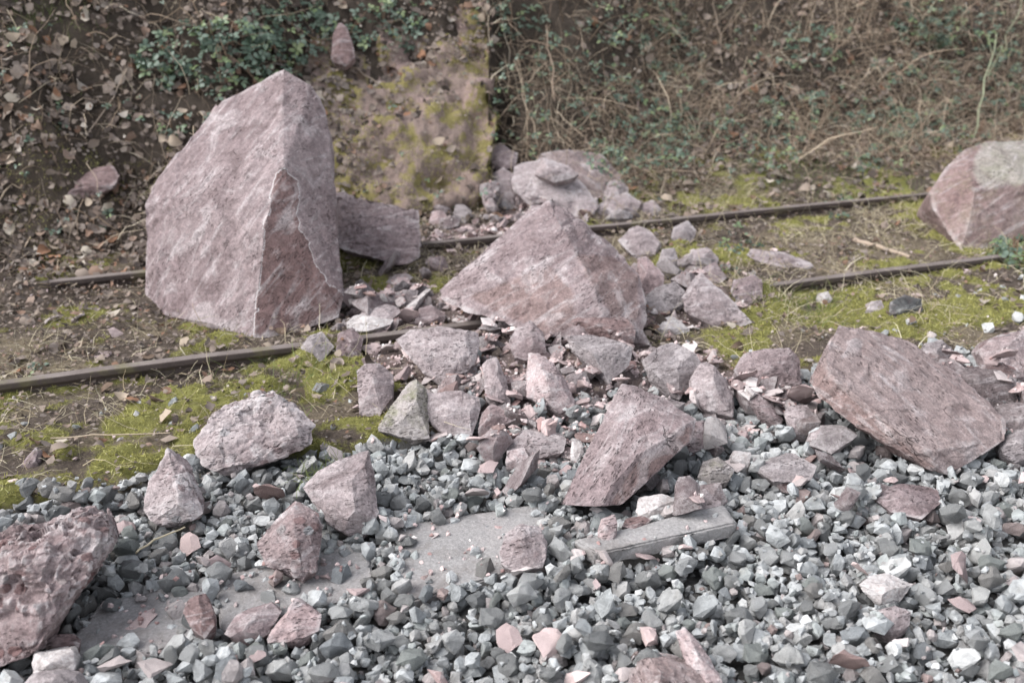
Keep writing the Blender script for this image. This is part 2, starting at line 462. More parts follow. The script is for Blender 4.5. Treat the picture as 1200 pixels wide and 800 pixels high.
M['bramble_stuff'] = leafy("bramble_leaf_mixed", GREENS, True, 0.42, 0.15, 0.2, 0.5)
M['stem'] = leafy("bramble_stem", [(0.0, (0.14, 0.09, 0.06)), (1.0, (0.26, 0.19, 0.13))], False, 0.8)
M['straw'] = leafy("dry_straw", [(0.0, (0.14, 0.10, 0.073)), (0.35, (0.31, 0.235, 0.172)), (0.7, (0.47, 0.385, 0.285)), (0.9, (0.17, 0.115, 0.085)), (1.0, (0.64, 0.56, 0.43))], True, 0.8, 0.1)
M['palegrass'] = leafy("pale_dry_grass", [(0.0, (0.34, 0.28, 0.18)), (0.5, (0.52, 0.46, 0.33)), (0.8, (0.27, 0.21, 0.13)), (1.0, (0.66, 0.60, 0.46))], True, 0.8, 0.15)
M['greengrass'] = leafy("green_grass", [(0.0, (0.07, 0.10, 0.03)), (0.6, (0.13, 0.17, 0.05)), (1.0, (0.22, 0.24, 0.09))], True, 0.7, 0.2)
M['moss'] = leafy("moss_shoots", [(0.0, (0.17, 0.155, 0.05)), (0.4, (0.31, 0.29, 0.08)), (0.75, (0.40, 0.38, 0.13)), (1.0, (0.52, 0.50, 0.23))], True, 0.8, 0.25, 0.1)
M['twig'] = leafy("grey_brown_twig", [(0.0, (0.26, 0.19, 0.14)), (1.0, (0.36, 0.29, 0.23))], False, 0.85)
M['greentwig'] = leafy("grey_green_stem", [(0.0, (0.24, 0.26, 0.17)), (1.0, (0.32, 0.32, 0.22))], False, 0.7)

def ground_mat():
    t = NT("trackbed_soil")
    vec = t.coord(rand=False)
    def att(nm):
        a = t.n("Attribute"); a.attribute_name = nm; return a.outputs["Fac"]
    n1 = t.noise(vec, 9, 8, 0.7, 0.4); n2_ = t.noise(vec, 60, 6, 0.75)
    soil = t.mix(n1, (0.06, 0.045, 0.036), (0.16, 0.125, 0.10))
    soil = t.mix(0.6, soil, t.ramp(n2_, [(0.3, 0.2), (0.7, 0.8)]), 'OVERLAY')
    mossc = t.mix(t.ramp(t.noise(vec, 25, 5, 0.7), [(0.3, 0.0), (0.7, 1.0)]), (0.12, 0.115, 0.035), (0.29, 0.28, 0.085))
    thatch = t.mix(n2_, (0.09, 0.07, 0.05), (0.30, 0.245, 0.17))
    grit = t.mix(n2_, (0.10, 0.075, 0.065), (0.31, 0.24, 0.225))
    bank = t.mix(n1, (0.030, 0.024, 0.019), (0.10, 0.077, 0.06))
    bed = t.mix(n2_, (0.08, 0.075, 0.07), (0.22, 0.21, 0.20))
    edge = t.math('ADD', n2_, -0.5)
    def m(nm, k=1.0):
        return t.ramp(t.math('ADD', att(nm), t.math('MULTIPLY', edge, 0.8)), [(0.4, 0.0), (0.6, 1.0)])
    col = t.mix(m("thatch"), soil, thatch)
    col = t.mix(m("moss"), col, mossc)
    col = t.mix(m("rubble"), col, grit)
    col = t.mix(m("bank"), col, bank)
    col = t.mix(m("bed"), col, bed)
    nrm = t.bump(n1, 0.8, 0.05)
    nrm = t.bump(n2_, 0.9, 0.02, nrm)
    return t.done(col, nrm, 0.95)
M['ground'] = ground_mat()

def concrete():
    t = NT("weathered_concrete")
    vec = t.coord()
    a = t.noise(vec, 4, 6, 0.65); b = t.noise(vec, 90, 4, 0.7)
    col = t.mix(a, (0.21, 0.20, 0.197), (0.32, 0.305, 0.30))
    col = t.mix(0.5, col, t.ramp(b, [(0.3, 0.25), (0.7, 0.75)]), 'OVERLAY')
    col = t.mix(t.math('MULTIPLY', t.ramp(t.noise(vec, 2.6, 5, 0.7), [(0.5, 0.0), (0.68, 1.0)]), 0.2), col, (0.42, 0.35, 0.34))
    col = t.mix(t.math('MULTIPLY', t.ramp(t.vor(vec, 60).outputs["Distance"], [(0.1, 1.0), (0.2, 0.0)]), 0.35), col, (0.55, 0.52, 0.5))
    col = t.mix(t.math('MULTIPLY', t.ramp(t.noise(vec, 7, 7, 0.7, 0.6), [(0.5, 0.0), (0.62, 1.0)]), 0.55), col, (0.17, 0.15, 0.14))
    nrm = t.bump(b, 0.6, 0.006); nrm = t.bump(t.noise(vec, 18, 6, 0.7), 0.7, 0.014, nrm)
    return t.done(col, nrm, 0.93)
M['concrete'] = concrete()

def rail_mat():
    t = NT("rusty_rail_steel")
    vec = t.coord(rand=False)
    a = t.noise(vec, 14, 8, 0.7)
    col = t.mix(a, (0.045, 0.036, 0.034), (0.12, 0.092, 0.082))
    geo = t.n("NewGeometry"); sx = t.n("SeparateXYZ"); t.set(sx.inputs[0], geo.outputs["Normal"])
    top = t.math('MULTIPLY', t.ramp(sx.outputs[2], [(0.75, 0.0), (0.95, 1.0)]), t.ramp(t.noise(vec, 5, 6, 0.7), [(0.35, 0.35), (0.65, 1.0)]))
    col = t.mix(t.math('MULTIPLY', top, 0.6), col, (0.25, 0.215, 0.20))
    col = t.mix(t.math('MULTIPLY', t.ramp(t.noise(vec, 3.1, 5, 0.7), [(0.55, 0.0), (0.65, 1.0)]), 0.4), col, (0.16, 0.15, 0.06))
    nrm = t.bump(t.noise(vec, 50, 6, 0.7), 0.5, 0.006)
    return t.done(col, nrm, 0.8)
M['rail'] = rail_mat()

def wall_mat():
    t = NT("mossy_masonry")
    vec = t.coord(rand=False)
    a = t.noise(vec, 5, 7, 0.7, 0.5); b = t.noise(vec, 45, 5, 0.7)
    col = t.mix(a, (0.13, 0.095, 0.075), (0.31, 0.235, 0.21))
    col = t.mix(0.5, col, t.ramp(b, [(0.3, 0.2), (0.7, 0.8)]), 'OVERLAY')
    mo = t.ramp(t.noise(vec, 4.5, 6, 0.68, 0.3), [(0.49, 0.0), (0.57, 1.0)])
    col = t.mix(t.math('MULTIPLY', t.ramp(t.noise(vec, 2.1, 4, 0.6), [(0.5, 0.0), (0.6, 1.0)]), 0.7), col, t.mix(b, (0.20, 0.13, 0.115), (0.40, 0.30, 0.275)))
    col = t.mix(t.math('MULTIPLY', mo, 0.85), col, t.mix(b, (0.12, 0.105, 0.035), (0.29, 0.25, 0.08)))
    nrm = t.bump(a, 0.8, 0.05); nrm = t.bump(b, 0.8, 0.012, nrm)
    return t.done(col, nrm, 0.95)
M['wall'] = wall_mat()

# ------------------------------------------------------------------ ground sheet
def axis(lo, hi, step, far0, far1, k=1.25):
    c = list(np.arange(lo, hi, step)); s = step; a = hi
    while a < far1: c.append(a); s *= k; a += s
    c.append(far1); s = step * k; a = lo - s
    while a > far0: c.insert(0, a); s *= k; a -= s
    c.insert(0, far0)
    return np.array(c)

def masks(x, y):
    u, v = uv(x, y)
    edge = V1 - 0.97 + 0.13 * n2(x, y, 1.7, 71) + 0.05 * n2(x, y, 6, 73)
    bed = 1 - sstep(edge - 0.05, edge + 0.05, v)
    bank = sstep(V2 + 0.42, V2 + 0.75, v + 0.1 * n2(x, y, 2, 75)) * (1 - 0.8 * sstep(1.6, 2.6, u) * (1 - sstep(V2 + 1.0, V2 + 1.3, v)))
    rub = np.zeros_like(x)
    for cx, cy, r in RUB:
        rub = np.maximum(rub, 1 - sstep(r * 0.55, r, np.hypot(x - cx, y - cy) + 0.12 * n2(x, y, 3, 77)))
    mo = 0.42 + 0.75 * n2(x, y, 2.6, 81) + 0.45 * n2(x, y, 9, 83)
    # moss is thickest along the ballast side of the near rail and thins out among the leaves
    side = np.exp(-((v - (V1 - 0.5)) / 0.42) ** 2)
    mo = mo + 0.30 * side - 0.13 + 0.10 * sstep(1.0, 2.4, u)
    mo = mo * (v < V2 + 1.2) * (v > edge - 0.08) * (1 - rub)
    th = 0.32 + 0.8 * n2(x, y, 1.6, 91)
    return dict(bed=bed, bank=bank, rubble=rub, moss=np.clip(mo, 0, 1), thatch=np.clip(th, 0, 1))

RUB = []
for px, py, r in ((600, 400, 0.75), (640, 480, 0.55), (800, 350, 0.45), (640, 240, 0.55), (470, 370, 0.45), (560, 280, 0.4), (880, 470, 0.35), (1160, 470, 0.4), (740, 440, 0.5)):
    q = ghit(px, py); RUB.append((q[0], q[1], r))

gx = axis(-4.2, 4.8, 0.03, -60, 60); gy = axis(1.2, 9.2, 0.03, -30, 70)
XX, YY = np.meshgrid(gx, gy)
mk = masks(XX, YY)
ZZ = G(XX, YY) - 0.085 * mk['bed'] + 0.016 * n2(XX, YY, 9, 51, 3)
ZZ = ZZ + mk['moss'] * sstep(0.45, 0.7, mk['moss']) * (0.022 + 0.016 * n2(XX, YY, 14, 57, 2))
V = np.stack([XX.ravel(), YY.ravel(), ZZ.ravel()], 1)
nx, ny = len(gx), len(gy)
ii = (np.arange(ny - 1)[:, None] * nx + np.arange(nx - 1)[None]).ravel()
F = np.stack([ii, ii + 1, ii + nx + 1, ii + nx], 1)
me = mesh_np("ground", V, F, True)
for k_, a_ in mk.items():
    at_ = me.attributes.new(k_, 'FLOAT', 'POINT'); at_.data.foreach_set("value", a_.ravel().astype(np.float32))
tag(obj("ground", me, M['ground']), "mossy trackbed and leaf strewn bank rising behind the rails", kind="structure")

# ------------------------------------------------------------------ rails
def rail(name, v0, u0, u1, label):
    prof = [(-0.027, -0.002), (-0.025, 0.0), (0.025, 0.0), (0.027, -0.002), (0.028, -0.006), (0.027, -0.026), (0.010, -0.048), (0.009, -0.125), (0.065, -0.142), (0.065, -0.155), (-0.065, -0.155), (-0.065, -0.142), (-0.009, -0.125), (-0.010, -0.048), (-0.027, -0.026), (-0.028, -0.006)]
    us = np.arange(u0, u1, 0.06); n, k = len(us), len(prof)
    V = np.zeros((n * k, 3))
    for j, (a, b) in enumerate(prof):
        zz = b + 0.006 * n2(us, us * 0 + v0, 0.7, 5, 2) + 0.0012 * n2(us, us * 0 + j, 9, 6, 2)
        vv = v0 + a + 0.006 * n2(us, us * 0 + v0 + 9, 0.5, 8, 2)
        X, Y = xy(us, vv)
        V[j::k] = np.stack([X, Y, zz], 1)
    F = [(i * k + j, (i + 1) * k + j, (i + 1) * k + (j + 1) % k, i * k + (j + 1) % k) for i in range(n - 1) for j in range(k)]
    me = mesh_np(name, V, np.array(F), False)
    o = obj(name, me, M['rail'])
    tag(o, label, "rail", "rails of the overgrown track")
    return o
rail("steel_rail", V1, -9, 14, "rusty steel rail nearer the gravel, running under the centre boulder")
rail("steel_rail", V2, -9, 16, "rusty steel rail at the foot of the bank, behind the big boulders")

# ------------------------------------------------------------------ rocks
FOOT = []       # footprints (convex polygons in x,y) so that stones do not fill the boulders
def hull(P, rng=None):
    """convex hull of a few dozen points (incremental, with a hair of jitter against coplanar sets)"""
    P = np.asarray(P, float)
    sc = np.ptp(P, axis=0).max()
    P = P + np.random.default_rng(1).uniform(-1, 1, P.shape) * sc * 2e-4
    i0 = int(P[:, 0].argmin()); i1 = int(np.linalg.norm(P - P[i0], axis=1).argmax())
    d = (P[i1] - P[i0]) / np.linalg.norm(P[i1] - P[i0])
    r = P - P[i0]; i2 = int(np.linalg.norm(r - (r @ d)[:, None] * d, axis=1).argmax())
    n = np.cross(P[i1] - P[i0], P[i2] - P[i0]); i3 = int(np.abs(r @ n).argmax())
    c = P[[i0, i1, i2, i3]].mean(0)
    def face(a, b, e):
        n = np.cross(P[b] - P[a], P[e] - P[a])
        if n @ (P[a] - c) < 0: a, b, n = b, a, -n
        return (a, b, e, n / (np.linalg.norm(n) + 1e-20))
    fs = [face(i0, i1, i2), face(i0, i1, i3), face(i0, i2, i3), face(i1, i2, i3)]
    I = np.array([f[:3] for f in fs]); N = np.array([f[3] for f in fs]); O = np.einsum('ij,ij->i', N, P[I[:, 0]])
    for k in range(len(P)):
        if k in (i0, i1, i2, i3): continue
        vis_ = N @ P[k] - O > 1e-9
        if not vis_.any(): continue
        ed = {}
        for a, b, e in I[vis_].tolist(): ed[(a, b)] = 1; ed[(b, e)] = 1; ed[(e, a)] = 1
        rimE = np.array([q for q in ed if (q[1], q[0]) not in ed])
        J = np.concatenate([rimE, np.full((len(rimE), 1), k)], 1)
        n = np.cross(P[J[:, 1]] - P[J[:, 0]], P[J[:, 2]] - P[J[:, 0]]); n /= np.linalg.norm(n, axis=1, keepdims=True) + 1e-20
        I = np.concatenate([I[~vis_], J]); N = np.concatenate([N[~vis_], n]); O = np.concatenate([O[~vis_], np.einsum('ij,ij->i', n, P[J[:, 0]])])
    F = I; used = np.unique(F)
    m = -np.ones(len(P), int); m[used] = np.arange(len(used))
    return P[used], m[F]

def hull_mesh(P):
    V, F = hull([tuple(p) for p in P])
    bm = bmesh.new(); vs = [bm.verts.new(p) for p in V]
    for f in F: bm.faces.new([vs[i] for i in f])
    return bm

def chip_hull(V, F, n, size, rng, depth=(0.008, 0.045)):
    """knock flakes off random edges of a convex body"""
    for _ in range(n):
        N = np.cross(V[F[:, 1]] - V[F[:, 0]], V[F[:, 2]] - V[F[:, 0]]); N /= np.linalg.norm(N, axis=1, keepdims=True) + 1e-12
        ef = {}
        for k, f in enumerate(F):
            for a, b in ((f[0], f[1]), (f[1], f[2]), (f[2], f[0])): ef.setdefault((min(a, b), max(a, b)), []).append(k)
        es = [(e, k) for e, k in ef.items() if len(k) == 2 and N[k[0]] @ N[k[1]] < 0.94]
        if not es: break
        e, k = rng.choice(es)
        nn = N[k[0]] + N[k[1]] + np.array([rng.uniform(-.5, .5) for _ in range(3)])
        if np.linalg.norm(nn) < 1e-3: continue
        nn /= np.linalg.norm(nn)
        t = rng.uniform(0.1, 0.9)
        c = V[e[0]] * t + V[e[1]] * (1 - t) - nn * size * rng.uniform(*depth)
        h = (V - c) @ nn
        if (h < 0).sum() < 5: continue
        Q = list(V[h <= 0])
        for a, b in ef:
            if (h[a] > 0) != (h[b] > 0):
                q = h[a] / (h[a] - h[b]); Q.append(V[a] * (1 - q) + V[b] * q)
        V, F = hull(Q)
    return V, F

def refine(V, F, L):
    """split long edges until none is longer than L (1-to-2/3/4 splits, always conforming)"""
    for _ in range(12):
        E = np.sort(np.concatenate([F[:, [0, 1]], F[:, [1, 2]], F[:, [2, 0]]]), axis=1)
        U, inv = np.unique(E, axis=0, return_inverse=True); inv = inv.ravel()
        ln = np.linalg.norm(V[U[:, 0]] - V[U[:, 1]], axis=1)
        mk_ = ln > L
        if not mk_.any(): break
        mid = -np.ones(len(U), int); mid[mk_] = len(V) + np.arange(mk_.sum())
        V = np.concatenate([V, 0.5 * (V[U[mk_, 0]] + V[U[mk_, 1]])])
        n = len(F); m = np.stack([mid[inv[:n]], mid[inv[n:2 * n]], mid[inv[2 * n:]]], 1)
        cnt = (m >= 0).sum(1); out = [F[cnt == 0]]
        f = F[cnt == 3]; q = m[cnt == 3]
        if len(f):
            out += [np.stack([f[:, 0], q[:, 0], q[:, 2]], 1), np.stack([f[:, 1], q[:, 1], q[:, 0]], 1), np.stack([f[:, 2], q[:, 2], q[:, 1]], 1), q]
        for j in range(3):
            a, b, c = j, (j + 1) % 3, (j + 2) % 3
            s1 = (cnt == 1) & (m[:, a] >= 0); f = F[s1]; q = m[s1]
            if len(f): out += [np.stack([f[:, a], q[:, a], f[:, c]], 1), np.stack([q[:, a], f[:, b], f[:, c]], 1)]
            s2 = (cnt == 2) & (m[:, a] < 0); f = F[s2]; q = m[s2]          # edges bc and ca split
            if len(f):
                out += [np.stack([q[:, b], f[:, c], q[:, c]], 1)]
                d1 = np.linalg.norm(V[f[:, a]] - V[q[:, b]], axis=1) < np.linalg.norm(V[f[:, b]] - V[q[:, c]], axis=1)
                A_, B_2, p, r = f[:, a], f[:, b], q[:, b], q[:, c]
                out += [np.stack([A_, B_2, p], 1)[d1], np.stack([A_, p, r], 1)[d1], np.stack([A_, B_2, r], 1)[~d1], np.stack([B_2, p, r], 1)[~d1]]
        F = np.concatenate([o for o in out if len(o)])
    return V, F

def bm_arrays(bm):
    bmesh.ops.triangulate(bm, faces=bm.faces[:])
    bm.verts.index_update()
    V = np.array([v.co[:] for v in bm.verts]); F = np.array([[v.index for v in f.verts] for f in bm.faces]); bm.free()
    return V, F

def vnormals(V, F):
    n = np.cross(V[F[:, 1]] - V[F[:, 0]], V[F[:, 2]] - V[F[:, 0]])
    N = np.zeros_like(V)
    for j in range(3): np.add.at(N, F[:, j], n)
    return N / (np.linalg.norm(N, axis=1, keepdims=True) + 1e-12)

def smooth(V, F, it, w=0.5):
    E = np.concatenate([F[:, [0, 1]], F[:, [1, 2]], F[:, [2, 0]]])
    for _ in range(it):
        S = np.zeros_like(V); C = np.zeros(len(V))
        np.add.at(S, E[:, 0], V[E[:, 1]]); np.add.at(C, E[:, 0], 1)
        V = V + w * (S / np.maximum(C, 1)[:, None] - V)
    return V

def roughen(V, F, s, seed, amp=1.0, bed=None, strata=0.0, micro=1.0, cav=0.0):
    N = vnormals(V, F)
    q = V / s
    d = 0.010 * fbm(q * 1.7 + seed, seed, 2)
    # broken ledges: terraced noise gives small cliffs, like split sandstone
    tn = fbm(q * 2.6 + 3.1 * seed, seed + 5, 4) * 2.6
    fl = np.floor(tn); fr = tn - fl
    d += 0.009 * (fl + sstep(0.44, 0.56, fr))
    d += 0.0035 * micro * fbm(q * 9 + seed, seed + 9, 4, 0.65)
    zone = sstep(0.05, 0.45, fbm(q * 1.4 + 7.7 * seed, seed + 21, 2))
    rr = 1 - np.abs(fbm(q * 6.5 + seed, seed + 23, 4, 0.6))
    d -= 0.022 * zone * sstep(0.2, 1.0, 1 - rr) * micro
    d += 0.006 * zone * vnoise(q * 21, seed + 25) * micro
    rd = 1 - np.abs(vnoise(q * 6 + 1.7 * seed, seed + 13))
    d -= 0.012 * micro * sstep(0.90, 1.0, rd)
    if cav:                         # pebbles fallen out of a conglomerate leave sharp hollows, others stand proud
        for f_, a_ in ((7.0, 0.030), (13.0, 0.016)):
            nz = vnoise(q * f_ + 3.3 * seed, seed + 31)
            on = sstep(-0.1, 0.3, fbm(q * 1.5 + 2 * seed, seed + 37, 2))
            d += cav * a_ * on * (-sstep(0.25, 0.42, nz) + 0.5 * sstep(0.25, 0.42, -nz))
    if strata and bed is not None:
        b = np.asarray(bed, float); b /= np.linalg.norm(b)
        h = q @ b * 9 + 0.9 * fbm(q * 2.2, seed + 3, 3)
        fl = np.floor(h); fr = h - fl
        side = 1 - np.abs(N @ b)
        d += strata * 0.02 * side * (np.abs(fr - 0.5) * 2 + 0.8 * vnoise(np.stack([fl, fl * 0, fl * 0], 1) + 0.5, seed))
    return V + N * (amp * s * d)[:, None]

def rock(name, label, sil, mat, cat="rock", front=(), thick=None, anchor=None, lift=0.0, detail=None, chips=4, seed=0, amp=1.0, bed=None, strata=0.5,
         group=None, back=0.45, foot=True, extra=None, sink=0.05, bulge=0.22, paint=(), rim=False, lichen=(), cav=0.0):
    """sil: outline points (x, y[, depth]) of the stone as seen in the picture, front: nearer ridge points.  Depths are metres behind the
    anchor, where the stone touches the ground; points without one follow a tilted face.  The body gets its own back and underside."""
    rng = random.Random(seed + len(sil) * 31 + int(sil[0][0]))
    ys = [p[1] for p in sil]; xs = [p[0] for p in sil]
    y0, y1 = min(ys), max(ys)
    if anchor is None: anchor = max(sil, key=lambda p: p[1])[:2]
    A = ghit(anchor[0], min(anchor[1], 799 + 60), lift)
    D0 = depth_of(A)
    pxm = D0 / FPX
    s = max(max(xs) - min(xs), y1 - y0) * pxm
    hgt = (y1 - y0) * pxm
    def dep(p):
        if len(p) > 2: return D0 + p[2]
        return D0 + back * hgt * max(0.0, (y1 - p[1])) / max(1, y1 - y0) * 1.3
    P = [at(p[0], p[1], dep(p)) for p in sil]
    C = np.mean(P, 0)
    Fp = [at(p[0], p[1], dep(p)) for p in front]
    if not len(front) and bulge:
        cx, cy = np.mean(xs), np.mean(ys)
        for _ in range(2):
            px = cx + rng.uniform(-.18, .18) * (max(xs) - min(xs)); py = cy + rng.uniform(-.2, .12) * (y1 - y0)
            Fp.append(at(px, py, dep((px, py)) - bulge * min(s, 1.6 * hgt) * rng.uniform(0.6, 1.2)))
    th = thick if thick is not None else 0.6 * s
    B = []
    for p in P:
        k = rng.uniform(0.6, 0.85)
        q = C + (p - C) * k + FWD * th * rng.uniform(0.8, 1.1)
        B.append(q)
    low = []
    for p in P:
        if p[2] < C[2]:
            q = C + (p - C) * 0.8; q[2] = p[2] - sink; q[1] += 0.1 * s; low.append(q)
    allp = np.array(P + Fp + B + low)
    base = np.array([C[0], C[1] + 0.3 * th, min(p[2] for p in allp)])
    hv, hf = hull(allp - base)
    hv, hf = chip_hull(hv, hf, max(0, chips + 5), s, rng)
    L = s / (detail or 18) * 1.45
    Vv, Ff = refine(hv, hf, L)
    if bed is None: bed = (rng.uniform(-.5, .5), rng.uniform(-.5, .5), 1)
    Vv = roughen(Vv, Ff, s, seed + int(sil[0][0]) % 97, amp, bed, strata, 1.0, cav)
    me = mesh_np(name, Vv, Ff, True)
    me.set_sharp_from_angle(angle=math.radians(26))
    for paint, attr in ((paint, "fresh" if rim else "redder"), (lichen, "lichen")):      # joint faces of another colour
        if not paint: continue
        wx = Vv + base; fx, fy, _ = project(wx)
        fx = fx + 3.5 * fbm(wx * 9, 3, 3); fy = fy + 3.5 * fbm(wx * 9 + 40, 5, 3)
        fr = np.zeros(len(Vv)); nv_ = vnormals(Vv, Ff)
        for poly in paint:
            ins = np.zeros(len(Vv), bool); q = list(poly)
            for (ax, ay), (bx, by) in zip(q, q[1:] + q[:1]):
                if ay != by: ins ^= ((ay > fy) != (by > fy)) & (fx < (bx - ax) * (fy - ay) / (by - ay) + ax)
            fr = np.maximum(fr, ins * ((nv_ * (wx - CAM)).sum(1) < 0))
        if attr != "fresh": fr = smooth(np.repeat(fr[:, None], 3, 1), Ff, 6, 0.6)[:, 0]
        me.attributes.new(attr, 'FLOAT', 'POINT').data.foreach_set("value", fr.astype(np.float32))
    o = obj(name, me, M[mat], loc=base.tolist())
    tag(o, label, cat, group)
    if foot:
        FOOT.append((Vv + base, s))
    return o

R = rock
B_ = "sandstone_boulder"; K_ = "sandstone_rock"; S_ = "sandstone_plate"; H_ = "sandstone_shard"
# --- the five big boulders
R(B_, "tallest boulder, upright mauve sandstone block standing between the rails at left",
  [(333, 82, .62), (310, 97, .66), (259, 118, .70), (234, 147, .68), (210, 181, .62), (182, 216, .52), (171, 238, .46), (170, 265, .44), (174, 300, .44), (170, 345, .42), (192, 370, .28), (245, 378, .12),
   (299, 397, 0), (345, 389, .06), (397, 372, .16), (403, 348, .22), (393, 318, .36), (392, 240, .52), (390, 180, .60), (381, 130, .62), (364, 101, .62)],
  'mauve_a', "boulder", front=[(326, 200, .16), (333, 196, .17), (350, 213, .24), (311, 262, .06), (303, 330, .02), (372, 312, .20), (347, 130, .46), (352, 170, .36), (200, 230, .40)],
  thick=0.45, detail=62, chips=-5, seed=1, amp=0.45, bed=(0.85, -0.1, 0.5), strata=0.45, anchor=(299, 397),
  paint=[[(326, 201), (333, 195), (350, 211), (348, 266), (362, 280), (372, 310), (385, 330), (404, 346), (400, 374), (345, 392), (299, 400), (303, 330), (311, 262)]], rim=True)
R(B_, "wide pointed reddish boulder lying across the nearer rail in the centre",
  [(643, 236, .50), (606, 251, .52), (570, 279, .48), (535, 308, .44), (514, 337, .36), (518, 350, .30), (545, 363, .22), (600, 372, .10), (640, 394, 0), (700, 402, -.02), (750, 399, .04), (754, 370, .16), (750, 322, .34), (722, 292, .44), (688, 266, .50), (660, 246, .52)],
  'mauve_b', "boulder", front=[(662, 272, .30), (674, 292, .20), (694, 335, .06), (702, 360, .0), (615, 300, .22), (580, 325, .2), (640, 350, .04)],
  thick=0.45, detail=64, chips=-3, seed=2, amp=0.65, bed=(-0.5, 0.2, 0.85), strata=1.1, anchor=(680, 403), lift=0.02,
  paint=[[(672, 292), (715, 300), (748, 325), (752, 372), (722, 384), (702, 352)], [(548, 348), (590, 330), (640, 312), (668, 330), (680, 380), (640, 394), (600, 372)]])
R(B_, "long mauve boulder lying tilted on the gravel at right",
  [(985, 376, .50), (965, 408, .38), (947, 446, .26), (960, 466, .2), (1000, 497, .12), (1070, 545, .02), (1110, 557, 0), (1140, 541, .04), (1178, 516, .12), (1177, 491, .22), (1158, 475, .30), (1120, 438, .42), (1062, 399, .52), (1012, 377, .54)],
  'brown', "boulder", front=[(962, 424, .24), (1003, 468, .10), (1075, 530, -.04), (1000, 395, .40)],
  thick=0.30, detail=56, chips=0, seed=3, amp=0.6, bed=(-0.55, 0.35, 0.75), strata=1.0, anchor=(1110, 557),
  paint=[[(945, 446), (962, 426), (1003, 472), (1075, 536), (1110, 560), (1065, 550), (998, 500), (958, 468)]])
R(B_, "square reddish boulder with pale green top at the right edge by the far rail",
  [(1090, 226, .25), (1110, 196, .34), (1130, 176, .40), (1156, 165, .48), (1215, 164, .60), (1262, 170, .6), (1275, 215, .3), (1265, 262, .14), (1210, 272, .06), (1160, 290, .01), (1126, 294, 0), (1108, 268, .10), (1095, 246, .18)],
  'greentop', "boulder", front=[(1143, 221, .05), (1136, 260, .0), (1200, 214, .06), (1262, 220, .12)],
  thick=0.5, detail=50, chips=-4, seed=4, amp=0.4, bed=(0.3, 0.1, 0.9), anchor=(1126, 294), lichen=[[(1138, 190), (1156, 160), (1290, 160), (1290, 218), (1200, 215), (1146, 222)]])
R(B_, "long wedge shaped grey mauve boulder lying on the gravel below the centre",
  [(728, 450, .42), (722, 470, .36), (730, 492, .3), (704, 512, .24), (680, 560, .1), (650, 604, .0), (690, 607, -.02), (722, 598, .0), (770, 545, .10), (810, 515, .2), (816, 491, .30), (778, 467, .42), (745, 453, .46)],
  'mauve_f', "boulder", front=[(770, 527, .09), (745, 545, .06), (715, 583, -.02), (800, 500, .2), (720, 540, .06)],
  thick=0.18, detail=48, chips=-2, seed=5, amp=0.5, bed=(-0.6, -0.6, 0.5), anchor=(690, 607),
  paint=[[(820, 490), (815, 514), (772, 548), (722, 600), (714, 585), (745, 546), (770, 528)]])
R(B_, "pitted conglomerate boulder cut by the lower left corner of the picture",
  [(-60, 650, .3), (-10, 632, .3), (45, 605, .34), (85, 600, .36), (118, 600, .36), (121, 640, .22), (100, 685, .1), (68, 722, .02), (30, 782, -.02), (0, 790, -.02), (-70, 780, .02)],
  'cong', "boulder", front=[(110, 622, .14), (30, 660, .06), (-30, 680, .06), (60, 690, .02)],
  thick=0.22, detail=66, chips=4, seed=6, amp=1.3, strata=0.3, cav=1.5, anchor=(30, 784))
R(S_, "flat tilted sandstone plate leaning behind the tallest boulder",
  [(388, 228, .25), (405, 227, .28), (432, 236, .30), (470, 243, .28), (491, 246, .26), (493, 272, .16), (490, 300, .08), (476, 313, 0), (450, 306, .02), (420, 296, .06), (380, 284, .1)],
  'mauve', "rock", front=[(450, 275, .1), (425, 262, .15)], thick=0.30, detail=40, chips=3, seed=7, amp=1.2, anchor=(476, 318), lift=0.02)

# --- left, on the gravel
R(K_, "white patched conglomerate rock resting where moss meets the gravel at left",
  [(224, 521), (243, 500), (262, 474), (310, 450), (342, 470), (370, 497), (364, 520), (320, 541), (262, 559), (238, 545)], 'congpale', front=[(262, 510, .02), (338, 500, .02), (320, 470, .1)], detail=44, seed=11, amp=1.2, thick=.18, cav=0.9)
R(K_, "small pyramid shaped pebbly rock standing on gravel left of the white one",
  [(196, 525), (214, 545), (230, 580), (238, 601), (226, 611), (172, 615), (165, 605), (176, 562)], 'congpale', detail=32, seed=12, thick=.12, cav=0.8)
R(K_, "pale pink tilted block standing above the concrete slab, left of centre",
  [(355, 571), (380, 545), (432, 527), (438, 560), (443, 600), (434, 622), (418, 631), (385, 612)], 'dusty', front=[(425, 555, .06), (385, 575, .02), (412, 600, -.02)], detail=32, seed=13, thick=.14)
R(K_, "pebbly block with a dark red pebble sitting on the concrete slab edge",
  [(295, 630), (325, 603), (345, 586), (374, 600), (379, 616), (370, 668), (354, 679), (312, 662)], 'cong', front=[(345, 622, .03), (350, 640, .0)], detail=38, seed=14, thick=.12, cav=0.9)
R(H_, "fresh pink striped shard at the lower edge of the long concrete slab",
  [(312, 752), (318, 738), (346, 700), (376, 720), (374, 738), (345, 752)], 'pink', detail=20, seed=15, thick=.06, back=.8)
R(H_, "flat mauve shard lying just left of the pink striped shard",
  [(262, 742), (276, 720), (318, 706), (332, 716), (312, 744), (280, 752)], 'mauve', detail=16, seed=16, thick=.06, back=.8)
R(K_, "red and grey banded stone standing on the long concrete slab",
  [(214, 716), (220, 700), (236, 694), (248, 712), (252, 732), (240, 748), (226, 738)], 'red', detail=18, seed=17, thick=.05)
R(H_, "white topped block at the foot of the lower left boulder",
  [(38, 776), (42, 764), (86, 760), (88, 778), (84, 790), (40, 800)], 'pale', detail=16, seed=18, thick=.07)
